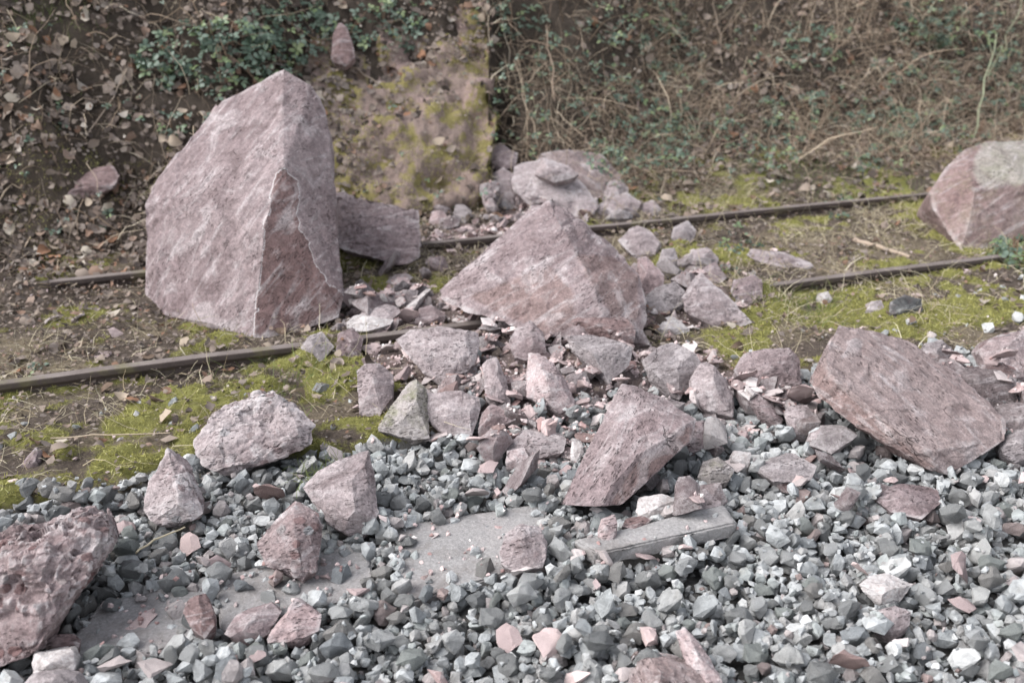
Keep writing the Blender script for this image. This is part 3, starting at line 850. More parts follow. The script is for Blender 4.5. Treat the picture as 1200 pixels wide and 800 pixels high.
R(H_, "grey mauve broken piece at the bottom edge beside the white topped block",
  [(20, 806), (36, 790), (62, 786), (88, 792), (100, 812), (60, 826)], 'greyrock', detail=16, seed=19, thick=.08)
R(K_, "small mauve piece against the lower left boulder on the slab",
  [(50, 752), (62, 744), (82, 744), (92, 756), (86, 764), (56, 764)], 'red', detail=14, seed=20, thick=.05)
R(H_, "small curled pink shard standing in the moss at far left",
  [(24, 546), (28, 534), (44, 521), (50, 528), (46, 545), (34, 548)], 'mauve', detail=14, seed=21, thick=.03)

# --- rubble in front of the centre boulder
R(K_, "small grey rock below the tallest boulder's right foot",
  [(352, 405), (360, 394), (377, 388), (392, 406), (376, 424), (356, 420)], 'greyrock', detail=18, seed=31)
R(K_, "dark mauve upright block beside the nearer rail, right of the tallest boulder",
  [(394, 412), (397, 386), (412, 382), (426, 396), (421, 423), (400, 423)], 'mauve', detail=18, seed=32)
R(K_, "broad flat topped rough rock in front of the nearer rail, left of centre",
  [(464, 398), (480, 386), (520, 384), (562, 389), (564, 408), (555, 430), (516, 449), (498, 437), (476, 414)], 'dusty', front=[(520, 400, .06), (540, 420, .02), (495, 415, .04)], detail=34, seed=33, thick=.14, lift=.02)
R(K_, "upright blocky rock with pale top left of the moss stained triangle rock",
  [(418, 434), (428, 425), (444, 424), (460, 440), (460, 470), (450, 491), (420, 487)], 'dusty', detail=24, seed=34)
R(K_, "triangular standing rock stained yellow with moss",
  [(489, 438), (498, 450), (502, 480), (503, 513), (485, 515), (440, 504), (458, 484), (472, 456)], 'mossy', front=[(488, 470, .02), (470, 495, .0)], detail=28, seed=35, thick=.1)
R(K_, "squarish mauve rock right of the moss stained triangle rock",
  [(500, 460), (540, 457), (563, 464), (563, 480), (553, 511), (520, 508), (500, 490)], 'dusty', front=[(525, 478, .02), (550, 482, .02)], detail=26, seed=36)
R(H_, "narrow pale plank like shard leaning among the centre rubble",
  [(564, 422), (582, 419), (592, 445), (600, 474), (584, 482), (570, 470)], 'dusty', detail=20, seed=37, thick=.05)
R(H_, "small bright pink wedge with sharp edges below the plank like shard",
  [(560, 509), (562, 490), (573, 471), (588, 478), (606, 490), (580, 503)], 'pink', detail=18, seed=38, thick=.05)
R(K_, "bright pink freshly split rock standing in brown soil near the centre",
  [(617, 465), (619, 414), (626, 410), (648, 424), (668, 446), (664, 462), (677, 476), (660, 488), (640, 476)], 'pink', front=[(640, 440, .02), (648, 470, -.01)], detail=30, seed=39, thick=.08)
R(S_, "grey five sided plate leaning below the centre boulder",
  [(661, 394), (690, 389), (745, 401), (737, 428), (714, 449), (690, 430), (674, 412)], 'greyrock', front=[(695, 415, .0), (720, 418, .02)], detail=28, seed=40, thick=.10, lift=.03)
R(K_, "rough grey mauve rock above the wedge shaped boulder's right end",
  [(752, 424), (770, 408), (792, 399), (815, 415), (824, 430), (812, 446), (796, 468), (772, 456), (758, 440)], 'greyrock', detail=28, seed=41)
R(K_, "upright jagged rock with light facets right of the rough grey one",
  [(808, 446), (820, 426), (836, 420), (850, 440), (862, 474), (858, 488), (832, 482), (810, 470)], 'dusty', front=[(836, 445, .02), (845, 470, .0)], detail=26, seed=42)
R(K_, "dark mauve block behind the gravel, left of the long tilted boulder",
  [(860, 434), (872, 416), (896, 408), (926, 407), (940, 422), (940, 449), (906, 464), (872, 452)], 'mauve', front=[(905, 432, .02), (930, 430, .04)], detail=26, seed=43)
R(K_, "blocky mauve lump touching the underside front of the centre boulder",
  [(596, 400), (604, 384), (622, 376), (638, 392), (640, 412), (622, 424), (602, 418)], 'mauve', detail=20, seed=44, lift=.02)
R(K_, "reddish rough block under the centre boulder's right foot",
  [(660, 386), (672, 366), (700, 362), (738, 376), (752, 398), (730, 404), (690, 394)], 'red', detail=26, seed=45, thick=.12, lift=.05)
R(K_, "rounded mauve rock tucked behind the wedge shaped boulder's right tip",
  [(802, 512), (812, 494), (828, 492), (834, 508), (828, 524), (808, 530)], 'mauve', detail=18, seed=46)
R(K_, "crumbling low pink heap of rock between the wedge boulder and pink wedge",
  [(588, 524), (600, 506), (632, 496), (664, 514), (660, 530), (630, 538), (600, 536)], 'dusty', detail=22, seed=47, thick=.1, back=.8)
R(H_, "small square pink shard below the crumbling heap",
  [(592, 545), (594, 528), (614, 524), (620, 538), (614, 548)], 'pink', detail=14, seed=48, thick=.04)
R(H_, "upright small pale shard left of the wedge shaped boulder",
  [(668, 538), (670, 514), (682, 515), (684, 530), (676, 542)], 'pale', detail=14, seed=49, thick=.03)
# between the tall boulder and the centre boulder
R(S_, "white topped flat piece beside the tallest boulder's right foot",
  [(402, 380), (415, 370), (440, 366), (463, 372), (458, 380), (430, 388), (408, 388)], 'pale', detail=18, seed=51, thick=.10, back=1.0, lift=.03)
R(S_, "dull pink flat piece lying behind the white topped one",
  [(404, 366), (420, 350), (440, 346), (442, 352), (424, 366)], 'mauve', detail=16, seed=52, thick=.08, lift=.03)
R(S_, "pinkish grey slab stacked left of the pale splinter",
  [(420, 368), (432, 358), (460, 356), (473, 364), (462, 374), (430, 376)], 'dusty', detail=16, seed=53, thick=.10, back=1.0, lift=.04)
R(H_, "pale splinter of stone leaning against the centre boulder's left end",
  [(466, 370), (470, 362), (500, 338), (511, 335), (508, 342), (474, 372)], 'pale', detail=20, seed=54, thick=.03, lift=.03)
R(K_, "grey pink lump beside the nearer rail left of the centre boulder",
  [(484, 378), (488, 362), (506, 356), (524, 370), (520, 378), (500, 382)], 'mauve', detail=16, seed=55, thick=.08)
R(S_, "reddish flat plate under the flat tilted slab",
  [(498, 308), (502, 300), (520, 300), (527, 312), (518, 320)], 'mauve', detail=14, seed=56, thick=.06)
R(S_, "thin grey plate lying before the flat tilted slab",
  [(466, 340), (470, 332), (500, 330), (503, 338), (480, 344)], 'dusty', detail=14, seed=57, thick=.08, back=1.0)
R(K_, "flat mauve flake standing left of the thin grey plate",
  [(412, 350), (416, 332), (424, 326), (438, 336), (440, 348), (424, 352)], 'greyrock', detail=14, seed=58, thick=.05)

# --- right of the centre boulder
R(K_, "light edged block leaning behind the centre boulder's right side",
  [(724, 282), (746, 262), (762, 270), (777, 286), (764, 303), (744, 302)], 'dusty', front=[(752, 280, .04)], detail=22, seed=61, thick=.14)
R(K_, "small grey block close to the far rail, right of the light edged block",
  [(786, 280), (790, 266), (806, 258), (816, 270), (812, 283), (796, 286)], 'greyrock', detail=16, seed=62)
R(K_, "big pale slab leaning to the right beside the centre boulder",
  [(798, 345), (806, 326), (822, 319), (834, 334), (862, 356), (881, 378), (862, 385), (838, 384), (802, 364)], 'dusty', front=[(815, 345, .06), (840, 365, .02)], detail=30, seed=63, thick=.12)
R(K_, "dark rough block left of the big pale slab",
  [(753, 352), (768, 336), (792, 329), (803, 340), (801, 360), (786, 371), (756, 366)], 'greyrock', detail=22, seed=64)
R(K_, "white grey faceted stone in front of the dark rough block",
  [(767, 388), (772, 374), (788, 370), (809, 386), (800, 394), (778, 394)], 'pale', detail=20, seed=65)
R(S_, "smooth salmon pink slab wedged against the centre boulder's right side",
  [(748, 336), (746, 302), (758, 300), (778, 322), (778, 332), (756, 347)], 'pink', detail=20, seed=66, thick=.08)
R(K_, "rounded pale rock below the small grey block",
  [(802, 306), (812, 292), (830, 288), (844, 302), (838, 314), (816, 320)], 'dusty', detail=18, seed=67)
R(K_, "mauve wedge just right of the rounded pale rock",
  [(818, 318), (838, 306), (853, 324), (844, 332), (826, 330)], 'mauve', detail=16, seed=68)
R(K_, "dark flat topped block at the broken end of the nearer rail",
  [(856, 342), (860, 328), (882, 322), (894, 328), (893, 356), (880, 359), (864, 352)], 'mauve', detail=20, seed=69)
R(K_, "small jagged rock between the light edged block and rounded pale rock",
  [(770, 312), (776, 292), (790, 290), (798, 308), (790, 322), (776, 322)], 'greyrock', detail=16, seed=70)
R(S_, "thin pale slab lying flat between the rails, right of the rubble",
  [(872, 300), (880, 291), (920, 296), (955, 310), (948, 316), (910, 313)], 'dusty', detail=18, seed=71, thick=.12, back=1.2)
# --- the heap beyond the far rail
R(S_, "smooth brown grey slab at the top right of the heap by the bank",
  [(628, 190, .3), (634, 181, .36), (662, 176, .42), (704, 181, .44), (729, 205, .36), (720, 224, .2), (700, 234, .1), (660, 222, .12)], 'brown', front=[(690, 205, .2)], detail=30, seed=81, thick=.25, anchor=(690, 248))
R(K_, "large flaky grey rock at the front of the heap by the far rail",
  [(598, 215), (604, 193), (636, 186), (668, 200), (692, 226), (703, 247), (694, 257), (640, 254), (604, 240)], 'dusty', front=[(640, 210, .1), (660, 235, .04)], detail=34, seed=82, thick=.2)
R(H_, "upright thin splinter leaning at the left of the heap",
  [(545, 237), (552, 210), (562, 194), (569, 204), (564, 238)], 'mauve', detail=18, seed=83, thick=.06)
R(K_, "blocky pink rock right of the upright splinter in the heap",
  [(566, 236), (570, 206), (590, 196), (604, 204), (607, 238), (588, 244)], 'dusty', detail=22, seed=84, thick=.15)
R(K_, "small mauve block crowning the heap below the wall's edge",
  [(573, 190), (572, 171), (588, 168), (606, 180), (604, 196), (585, 200)], 'mauve', detail=18, seed=85, thick=.14, lift=.20)
R(S_, "flaky pale plate lying right of the heap beside the far rail",
  [(698, 250), (704, 238), (734, 225), (754, 238), (748, 248), (716, 256)], 'dusty', detail=18, seed=86, thick=.14, back=.9)
R(K_, "small pinkish lump at the left foot of the heap",
  [(502, 262), (506, 248), (518, 246), (526, 256), (518, 266)], 'pink', detail=14, seed=87)
R(K_, "small grey lump right of the flaky plate by the far rail",
  [(748, 250), (752, 238), (766, 234), (776, 244), (768, 254)], 'dusty', detail=14, seed=88)
R(H_, "thin upright shard between the blocky pink rock and the flaky grey rock",
  [(599, 240), (603, 205), (611, 188), (621, 200), (617, 242)], 'mauve', detail=18, seed=131, thick=.06)
R(S_, "tilted plate lying on top of the flaky grey rock",
  [(622, 204), (634, 184), (668, 194), (680, 206), (650, 214)], 'dusty', detail=20, seed=132, thick=.10, lift=.22)
R(K_, "wedge lying in front of the flaky grey rock by the far rail",
  [(610, 258), (622, 241), (650, 238), (664, 250), (640, 262)], 'mauve', detail=18, seed=133, thick=.1)
R(S_, "flat flake leaning against the brown grey slab's right side",
  [(703, 238), (712, 214), (730, 208), (738, 222), (724, 242)], 'dusty', detail=18, seed=134, thick=.06)
R(K_, "small angular block at the left end of the heap beside the far rail",
  [(528, 258), (534, 240), (550, 238), (556, 250), (546, 262)], 'greyrock', detail=16, seed=135, thick=.08)
# --- far right and bank
R(K_, "broken conglomerate rock with pale patches at the right edge",
  [(1148, 412), (1160, 398), (1204, 385), (1230, 392), (1234, 440), (1190, 446), (1160, 440)], 'cong', detail=26, seed=91, thick=.18)
R(K_, "low dark grey rock behind the long tilted boulder at right",
  [(1110, 442), (1128, 430), (1160, 428), (1192, 445), (1192, 478), (1160, 488), (1136, 474)], 'darkrock', detail=26, seed=92, thick=.2)
R(K_, "dark brown rock at the right edge beside the long boulder's end",
  [(1164, 492), (1176, 474), (1212, 466), (1240, 480), (1236, 512), (1190, 516)], 'darkrock', detail=22, seed=93, thick=.16)
R(K_, "round rough stone touching the right tip of the long boulder",
  [(1172, 528), (1178, 512), (1200, 504), (1222, 512), (1220, 534), (1190, 540)], 'greyrock', detail=18, seed=94, thick=.1)
R(K_, "grey stone peeping out behind the long tilted boulder's top",
  [(1078, 416), (1084, 402), (1104, 398), (1120, 412), (1116, 430), (1094, 432)], 'greyrock', detail=18, seed=95)
R(S_, "flat mauve slab half sunk in gravel below the long tilted boulder",
  [(1024, 584), (1032, 570), (1060, 566), (1102, 570), (1104, 588), (1080, 608), (1044, 600)], 'mauve', detail=24, seed=96, thick=.07, back=1.0)
R(H_, "bright white and pink flat shard lying on the gravel at lower right",
  [(1007, 686), (1022, 676), (1044, 672), (1071, 684), (1060, 698), (1036, 706)], 'pale', detail=20, seed=97, thick=.05, back=.9)
R(K_, "small pink cube like stone below the white and pink shard",
  [(1028, 738), (1030, 716), (1048, 709), (1068, 716), (1066, 732), (1050, 742)], 'dusty', detail=18, seed=98, thick=.07)
R(K_, "black and white speckled stone lying in moss near the right rail",
  [(1040, 372), (1044, 354), (1060, 346), (1080, 350), (1081, 366), (1066, 374)], 'blackwhite', detail=24, seed=99, thick=.1)
R(K_, "small pinkish stone touching the black and white one",
  [(1013, 366), (1016, 354), (1034, 351), (1038, 364), (1026, 370)], 'dusty', detail=14, seed=100, thick=.07)
R(K_, "small white stone in the moss beyond the nearer rail's visible end",
  [(956, 356), (958, 344), (970, 341), (976, 350), (968, 358)], 'pale', detail=12, seed=101, thick=.05)
R(K_, "red brick like stone lying on the leafy bank at left",
  [(74, 236), (75, 210), (96, 201), (130, 191), (140, 206), (132, 220), (100, 226)], 'red', front=[(100, 214, .03)], detail=22, seed=102, thick=.18)
R(K_, "upright mauve stone on the bank above the tallest boulder",
  [(388, 70), (390, 36), (398, 25), (406, 32), (413, 50), (416, 70), (404, 76)], 'red', front=[(398, 54, .02)], detail=20, seed=103, thick=.2, lift=0.34)
R(K_, "dark purple stone half hidden in dry grass on the right bank",
  [(710, 136), (714, 100), (730, 96), (748, 102), (762, 126), (752, 142)], 'red', detail=20, seed=104, thick=.25)
R(K_, "pink fragment peeping out behind the tallest boulder's left shoulder",
  [(230, 136, .1), (238, 114, .1), (248, 109, .1), (262, 120, .1), (290, 200, .05), (284, 262, 0), (236, 256, 0), (222, 190, .05)], 'pink', detail=26, seed=105, thick=.12, anchor=(262, 264), chips=1, amp=0.6)
# --- bottom middle
R(K_, "crumbly pink and white lump between the two shorter concrete slabs",
  [(584, 648), (592, 624), (610, 614), (634, 617), (645, 640), (636, 664), (604, 670), (588, 660)], 'congpale', detail=32, seed=111, thick=.1, cav=1.0)
R(H_, "long pink blade of stone pointing down to the bottom edge",
  [(792, 740), (802, 734), (822, 758), (852, 804), (832, 822), (814, 800)], 'pink', detail=24, seed=112, thick=.05, back=.7)
R(K_, "brown and pink rock cut by the bottom edge beside the pink blade",
  [(732, 806), (744, 776), (756, 764), (782, 776), (812, 778), (842, 806), (820, 836), (750, 836)], 'brown', detail=26, seed=113, thick=.1, back=.7)
R(K_, "cream and pink block resting on the lifted concrete slab's back edge",
  [(744, 606), (748, 584), (776, 578), (792, 586), (784, 604), (766, 612)], 'pale', detail=18, seed=114, thick=.06)
R(K_, "pink faceted rock behind the lifted concrete slab's right half",
  [(798, 602), (806, 584), (826, 572), (846, 588), (842, 606), (818, 612)], 'dusty', detail=18, seed=115, thick=.07)
R(K_, "small pink upright block at the left end of the lifted concrete slab",
  [(700, 626), (704, 608), (720, 602), (725, 616), (722, 630), (708, 634)], 'pink', detail=14, seed=116, thick=.05, lift=.04)
R(K_, "pink stone with a moss tuft above the lifted concrete slab",
  [(818, 558), (824, 540), (842, 535), (862, 548), (854, 564), (834, 570)], 'mossy', detail=18, seed=117, thick=.08)
R(H_, "orange red flat stone lying on the lifted concrete slab",
  [(728, 616), (732, 608), (752, 604), (764, 608), (756, 616), (740, 620)], 'red', detail=14, seed=118, thick=.04, back=1, lift=.04)
R(H_, "leaning thin mauve slab below the dark mauve block",
  [(878, 468), (884, 456), (906, 474), (920, 492), (912, 498), (890, 484)], 'mauve', detail=16, seed=119, thick=.05)
R(K_, "rough pinkish rock beside the leaning thin slab",
  [(918, 484), (926, 474), (946, 474), (954, 488), (948, 508), (930, 508)], 'dusty', detail=18, seed=120, thick=.08)
R(K_, "triangular pinkish stone below the long tilted boulder's left end",
  [(944, 523), (952, 506), (962, 502), (978, 522), (962, 527)], 'dusty', detail=16, seed=121, thick=.06)
R(K_, "flat greyish pink stone in gravel left of the sunken flat slab",
  [(885, 548), (900, 534), (930, 530), (958, 546), (950, 562), (910, 566)], 'greyrock', detail=18, seed=122, thick=.1, back=1.0)
R(H_, "white wedge in the gravel right of the pink faceted rock",
  [(852, 540), (862, 528), (880, 530), (882, 544), (866, 552)], 'pale', detail=14, seed=123, thick=.05)

# ------------------------------------------------------------------ concrete trough lids
SLABS = []
def slab(label, quad, thick, lift, seed, detail=26, notch=True):
    """a lid of rectangular plan: three corners from the picture fix its place, size and turn"""
    P = [ghit(x, y, lift) for x, y in quad]
    c = np.mean(P, 0)
    bm = bmesh.new()
    top = [Vector(p - c) for p in P]
    n = (top[1] - top[0]).cross(top[3] - top[0]).normalized()
    if n.z < 0: n = -n
    vt = [bm.verts.new(p) for p in top]; vb = [bm.verts.new(p - n * thick) for p in top]
    bm.faces.new(vt); bm.faces.new(vb[::-1])
    for i in range(4): bm.faces.new([vt[i], vb[i], vb[(i + 1) % 4], vt[(i + 1) % 4]])
    bmesh.ops.recalc_face_normals(bm, faces=bm.faces[:])
    bmesh.ops.bevel(bm, geom=bm.edges[:], offset=0.006, segments=2, affect='EDGES')
    V, F = refine(*bm_arrays(bm), 0.02)
    N = vnormals(V, F)
    e = fbm(V * 14 + seed, seed, 4) * 0.003 - 0.007 * sstep(0.35, 0.9, fbm(V * 9 + seed, seed + 4, 3))
    V = V + N * e[:, None]
    o = obj("trough_cover", mesh_np("trough_cover", V, F, True), M['concrete'], loc=c.tolist())
    tag(o, label, "slab", "concrete trough lids")
    SLABS.append((V + c, n))
slab("leftmost concrete cover, half buried in gravel beside the lower left boulder", [(40, 802), (256, 742), (248, 676), (118, 704)], 0.07, -0.042, 3)
slab("concrete cover under the pebbly block with the dark red pebble", [(259, 741), (440, 696), (432, 632), (251, 675)], 0.07, -0.04, 4)
slab("dusty concrete cover in the middle, left of the crumbly pink lump", [(468, 708), (632, 660), (642, 588), (457, 616)], 0.07, -0.034, 5)
slab("lifted concrete cover with a thick grey front edge below the wedge boulder", [(700, 648), (864, 612), (848, 590), (672, 632)], 0.06, 0.042, 8)

# ------------------------------------------------------------------ wing wall on the bank
def wing_wall():
    b0 = ghit(577, 200); Db = depth_of(b0)
    br = b0; tr = at(573, 14, Db + 0.86); tl = at(318, 2, Db + 0.62); bl = ghit(352, 262)
    n = np.cross(br - bl, tr - br); n /= np.linalg.norm(n)
    if n[1] > 0: n = -n
    br = br - (tr - br) * 0.15; bl = bl - (tl - bl) * 0.12
    grid = []
    K = 60
    ss = np.linspace(0, 1, K); tt = np.linspace(0, 1, K)
    S, T = np.meshgrid(ss, tt)
    P = (bl[None, None] * ((1 - S) * (1 - T))[..., None] + br * (S * (1 - T))[..., None] + tr * (S * T)[..., None] + tl * ((1 - S) * T)[..., None])
    Pf = P.reshape(-1, 3)
    d = 0.075 * fbm(Pf * 2.6, 61, 4) + 0.035 * fbm(Pf * 8, 63, 3)
    tn_ = fbm(Pf * 4, 67, 3) * 2.5; d += 0.03 * (np.floor(tn_) + sstep(0.4, 0.6, tn_ - np.floor(tn_)))
    Pf = Pf + ((br - bl) / np.linalg.norm(br - bl))[None] * (S.ravel() ** 6 * 0.05 * fbm(Pf * np.array([0.0, 3.5, 5.0]), 69, 3))[:, None]
    d -= 0.12 * sstep(0.16, 0.0, S.ravel())          # sinks into the bank at its left side
    front = Pf + n * (d + 0.05)[:, None]
    rear = Pf - n * 0.32
    V = np.concatenate([front, rear])
    F = []
    kk = K * K
    for i in range(K - 1):
        for j in range(K - 1):
            a = i * K + j
            F.append((a, a + 1, a + K + 1, a + K)); F.append((kk + a, kk + a + K, kk + a + K + 1, kk + a + 1))
    for j in range(K - 1):
        for a, b in ((j, j + 1), ((K - 1) * K + j + 1, (K - 1) * K + j)):
            F.append((a, kk + a, kk + b, b))
        for a, b in (((j + 1) * K, j * K), (j * K + K - 1, (j + 1) * K + K - 1)):
            F.append((a, kk + a, kk + b, b))
    c = br
    bm = bmesh.new()
    me = mesh_np("wing_wall", V - c, np.array(F), True)
    bm.from_mesh(me); bmesh.ops.recalc_face_normals(bm, faces=bm.faces[:]); bm.to_mesh(me); bm.free()
    o = obj("wing_wall", me, M['wall'], loc=c.tolist())
    tag(o, "mossy sloping stone wing wall on the bank, its end dropping to a dark gap", "wall", kind="thing")
    return front.reshape(K, K, 3), n
WALL_P, WALL_N = wing_wall()

# ------------------------------------------------------------------ dropped stones: ballast, chips, grit
CELL = 0.012
HX0, HX1, HY0, HY1 = -3.1, 4.0, 1.45, 7.3
hx = np.arange(HX0, HX1, CELL); hy = np.arange(HY0, HY1, CELL)
HXX, HYY = np.meshgrid(hx, hy)
HM = masks(HXX, HYY)
HG = G(HXX, HYY)
HMAP = HG - 0.085 * HM['bed']
BLOCK = np.zeros_like(HMAP, bool)        # under boulders
def convex2d(P):
    P = sorted(map(tuple, P))
    def half(pts):
        h = []
        for p in pts:
            while len(h) > 1 and (h[-1][0] - h[-2][0]) * (p[1] - h[-2][1]) - (h[-1][1] - h[-2][1]) * (p[0] - h[-2][0]) <= 0: h.pop()
            h.append(p)
        return h
    a, b = half(P), half(P[::-1])
    return np.array(a[:-1] + b[:-1])

def fill_mask(poly, mask, shrink=0.0):
    c = poly.mean(0); poly = c + (poly - c) * (1 - shrink)
    i0 = max(0, int((poly[:, 0].min() - HX0) / CELL)); i1 = min(len(hx), int((poly[:, 0].max() - HX0) / CELL) + 2)
    j0 = max(0, int((poly[:, 1].min() - HY0) / CELL)); j1 = min(len(hy), int((poly[:, 1].max() - HY0) / CELL) + 2)
    if i1 <= i0 or j1 <= j0: return
    X = HXX[j0:j1, i0:i1]; Y = HYY[j0:j1, i0:i1]; ins = np.ones_like(X, bool)
    for a, b in zip(poly, np.roll(poly, -1, 0)):
        ins &= (b[0] - a[0]) * (Y - a[1]) - (b[1] - a[1]) * (X - a[0]) >= 0
    mask[j0:j1, i0:i1] |= ins

for V_, s in FOOT:
    zb = float(G(V_[:, 0].mean(), V_[:, 1].mean()))
    lowp = V_[V_[:, 2] < max(zb + 0.06, V_[:, 2].min() + 0.12 * s)]
    if len(lowp) > 6: fill_mask(convex2d(lowp[:, :2]), BLOCK, 0.40)
SLABM = np.zeros_like(BLOCK)
for V_, n_ in SLABS:
    m_ = np.zeros_like(BLOCK); fill_mask(convex2d(V_[:, :2]), m_, 0.02)
    m2_ = np.zeros_like(BLOCK); fill_mask(convex2d(V_[:, :2]), m2_, 0.10 if n_ is not SLABS[-1][1] else -0.02); SLABM |= m2_
    if V_ is SLABS[-1][0]:
        m_ = np.zeros_like(BLOCK); fill_mask(convex2d(V_[:, :2]), m_, 0.16)
    zt = np.percentile(V_[:, 2], 60)
    HMAP[m_] = np.maximum(HMAP[m_], zt)

def stone_shapes(n, flat, npts, rng, bev, elong=(0.75, 1.25), limit=0.30):
    out = []
    for _ in range(n):
        P = rng.normal(size=(npts, 3)); P /= np.linalg.norm(P, axis=1, keepdims=True)
        P *= rng.uniform(0.75, 1.0, (npts, 1))
        P *= np.array([rng.uniform(*elong), 1.0, rng.uniform(*flat)])
        bm = hull_mesh([Vector(p) for p in P])
        bmesh.ops.dissolve_limit(bm, angle_limit=limit, verts=bm.verts[:], edges=bm.edges[:])
        if bev: bmesh.ops.bevel(bm, geom=[e for e in bm.edges if len(e.link_faces) == 2], offset=bev * rng.uniform(0.6, 1.5), segments=1, affect='EDGES', clamp_overlap=True)
        V, F = bm_arrays(bm)
        V -= V.mean(0); V /= np.abs(V).max()
        out.append((V, F))
    return out

def rough_chip(V, F, k):
    V, F = refine(V, F, 0.42)
    return V + vnormals(V, F) * (0.09 * fbm(V * 1.6 + 5 * k, k, 3) + 0.045 * fbm(V * 5, k + 50, 2))[:, None], F

def raster(V, F, Rm, size):
    """bottom and top height of a convex stone on the cell grid"""
    P = V @ Rm.T * size
    r = int(np.ceil(np.abs(P[:, :2]).max() / CELL)) + 1
    g = np.arange(-r, r + 1) * CELL
    X, Y = np.meshgrid(g, g)
    n = np.cross(P[F[:, 1]] - P[F[:, 0]], P[F[:, 2]] - P[F[:, 0]])
    d = np.einsum('ij,ij->i', n, P[F[:, 0]])
    top = np.full(X.shape, 9.0); bot = np.full(X.shape, -9.0)
    for k in range(len(F)):
        if n[k, 2] > 1e-9: top = np.minimum(top, (d[k] - n[k, 0] * X - n[k, 1] * Y) / n[k, 2])
        elif n[k, 2] < -1e-9: bot = np.maximum(bot, (d[k] - n[k, 0] * X - n[k, 1] * Y) / n[k, 2])
    ins = top > bot
    return r, ins, np.where(ins, bot, 0), np.where(ins, top, 0)

def drop(shapes, nvar, sizes, tilt, count, sampler, tries, rng, sink=0.004):
    R_ = rand_rot(nvar, tilt, rng)
    var = []
    for k in range(nvar):
        sh = int(rng.integers(len(shapes))); sz = float(sizes(rng))
        r, ins, b, t = raster(shapes[sh][0], shapes[sh][1], R_[k], sz)
        if ins.any(): var.append((sh, sz, R_[k], r, ins, b, t))
    res = []
    pts = sampler(count, rng)
    for i in range(len(pts)):
        sh, sz, Rm, r, ins, b, t = var[int(rng.integers(len(var)))]
        best = None
        for _ in range(tries):
            cx = int((pts[i, 0] + rng.normal() * 0.03 - HX0) / CELL); cy = int((pts[i, 1] + rng.normal() * 0.03 - HY0) / CELL)
            if cx < r or cy < r or cx >= len(hx) - r or cy >= len(hy) - r or BLOCK[cy, cx]: continue
            w = HMAP[cy - r:cy + r + 1, cx - r:cx + r + 1]
            z = float((w - b)[ins].max())
            rel = z - HG[cy, cx]
            if best is None or rel < best[0]: best = (rel, z, cx, cy)
        if best is None: continue
        rel, z, cx, cy = best
        z -= sink
        w = HMAP[cy - r:cy + r + 1, cx - r:cx + r + 1]
        w[ins] = np.maximum(w[ins], (z + t)[ins])
        res.append((sh, sz, Rm, np.array([HX0 + cx * CELL, HY0 + cy * CELL, z]), rel))
    return res

def area_sampler(weight):
    cum = np.cumsum(weight.ravel()); tot = cum[-1]
    def f(n, rng):
        k = np.searchsorted(cum, rng.uniform(0, tot, n))
        j, i = np.unravel_index(np.minimum(k, cum.size - 1), weight.shape)
        return np.stack([hx[i] + rng.uniform(0, CELL, n), hy[j] + rng.uniform(0, CELL, n)], 1)
    return f

rg = np.random.default_rng(5)
ballast_shapes = stone_shapes(40, (0.45, 0.9), 18, rg, 0.0, (0.75, 1.4), 0.1)
w_bal = HM['bed'] * (~BLOCK) * (1 - 0.93 * SLABM) + 0.02 * (1 - HM['bed']) * (uv(HXX, HYY)[1] < V1 - 0.3) * (~BLOCK) * (1 - SLABM)
# only as far as the picture and a step to the side can see
ppx, ppy, _d = project(np.stack([HXX.ravel(), HYY.ravel(), HG.ravel()], 1))
vis = ((ppx > -180) & (ppx < 1380) & (ppy < 930)).reshape(HXX.shape)
w_bal = w_bal * vis
area = float(w_bal.sum()) * CELL * CELL
def bsize(r): return float(np.clip(r.lognormal(math.log(0.0238), 0.38), 0.013, 0.050))
n_bal = int(area / 0.00165 * 1.7)
stones = drop(ballast_shapes, 260, bsize, math.radians(75), n_bal, area_sampler(w_bal), 5, rg)
small_shapes = stone_shapes(14, (0.4, 0.9), 11, rg, 0.0)
small = drop(small_shapes, 90, lambda r: r.uniform(0.008, 0.017), math.radians(90), int(area / 0.0011), area_sampler(w_bal), 2, rg)

# fist to head sized pieces of the fall
def rough_rock(V, F, k):
    V, F = refine(V, F, 0.30)
    V = roughen(V, F, 2.0, 300 + k, 1.3, (0.3, 0.2, 1), 0.7)
    return V, F
lump_shapes = stone_shapes(16, (0.4, 0.85), 13, rg, 0.0, (0.8, 1.6))
w_lump = np.zeros_like(HMAP)
for px_, py_, r_, k_ in ((600, 425, 0.45, 1.0), (700, 425, 0.4, 1.0), (640, 500, 0.4, .9), (560, 500, .35, .6), (800, 320, 0.35, 1.1), (850, 345, .3, .9), (640, 245, 0.5, 1.0), (560, 255, .35, .8), (720, 240, .35, .8), (450, 372, 0.4, 1.0), (480, 330, .25, .7),
                       (880, 470, 0.35, .9), (940, 500, .35, .6), (1160, 455, 0.45, 1.2), (770, 470, .35, .9), (840, 540, .4, .5), (800, 570, .3, .4), (960, 560, .4, .3), (780, 610, .25, .5)):
    q = ghit(px_, py_); w_lump = np.maximum(w_lump, k_ * np.exp(-((HXX - q[0]) ** 2 + (HYY - q[1]) ** 2) / (r_ * r_) * 2))
RAILM = (np.abs(uv(HXX, HYY)[1] - V1) < 0.10) | (np.abs(uv(HXX, HYY)[1] - V2) < 0.08)
w_lump = np.where(w_lump > 0.12, w_lump, 0) * (~BLOCK) * (~RAILM) * (1 - 0.8 * SLABM)
lumps = drop(lump_shapes, 120, lambda r: float(np.clip(r.lognormal(math.log(0.062), 0.32), 0.035, 0.12)), math.radians(60), 170, area_sampler(w_lump), 4, rg, 0.012)

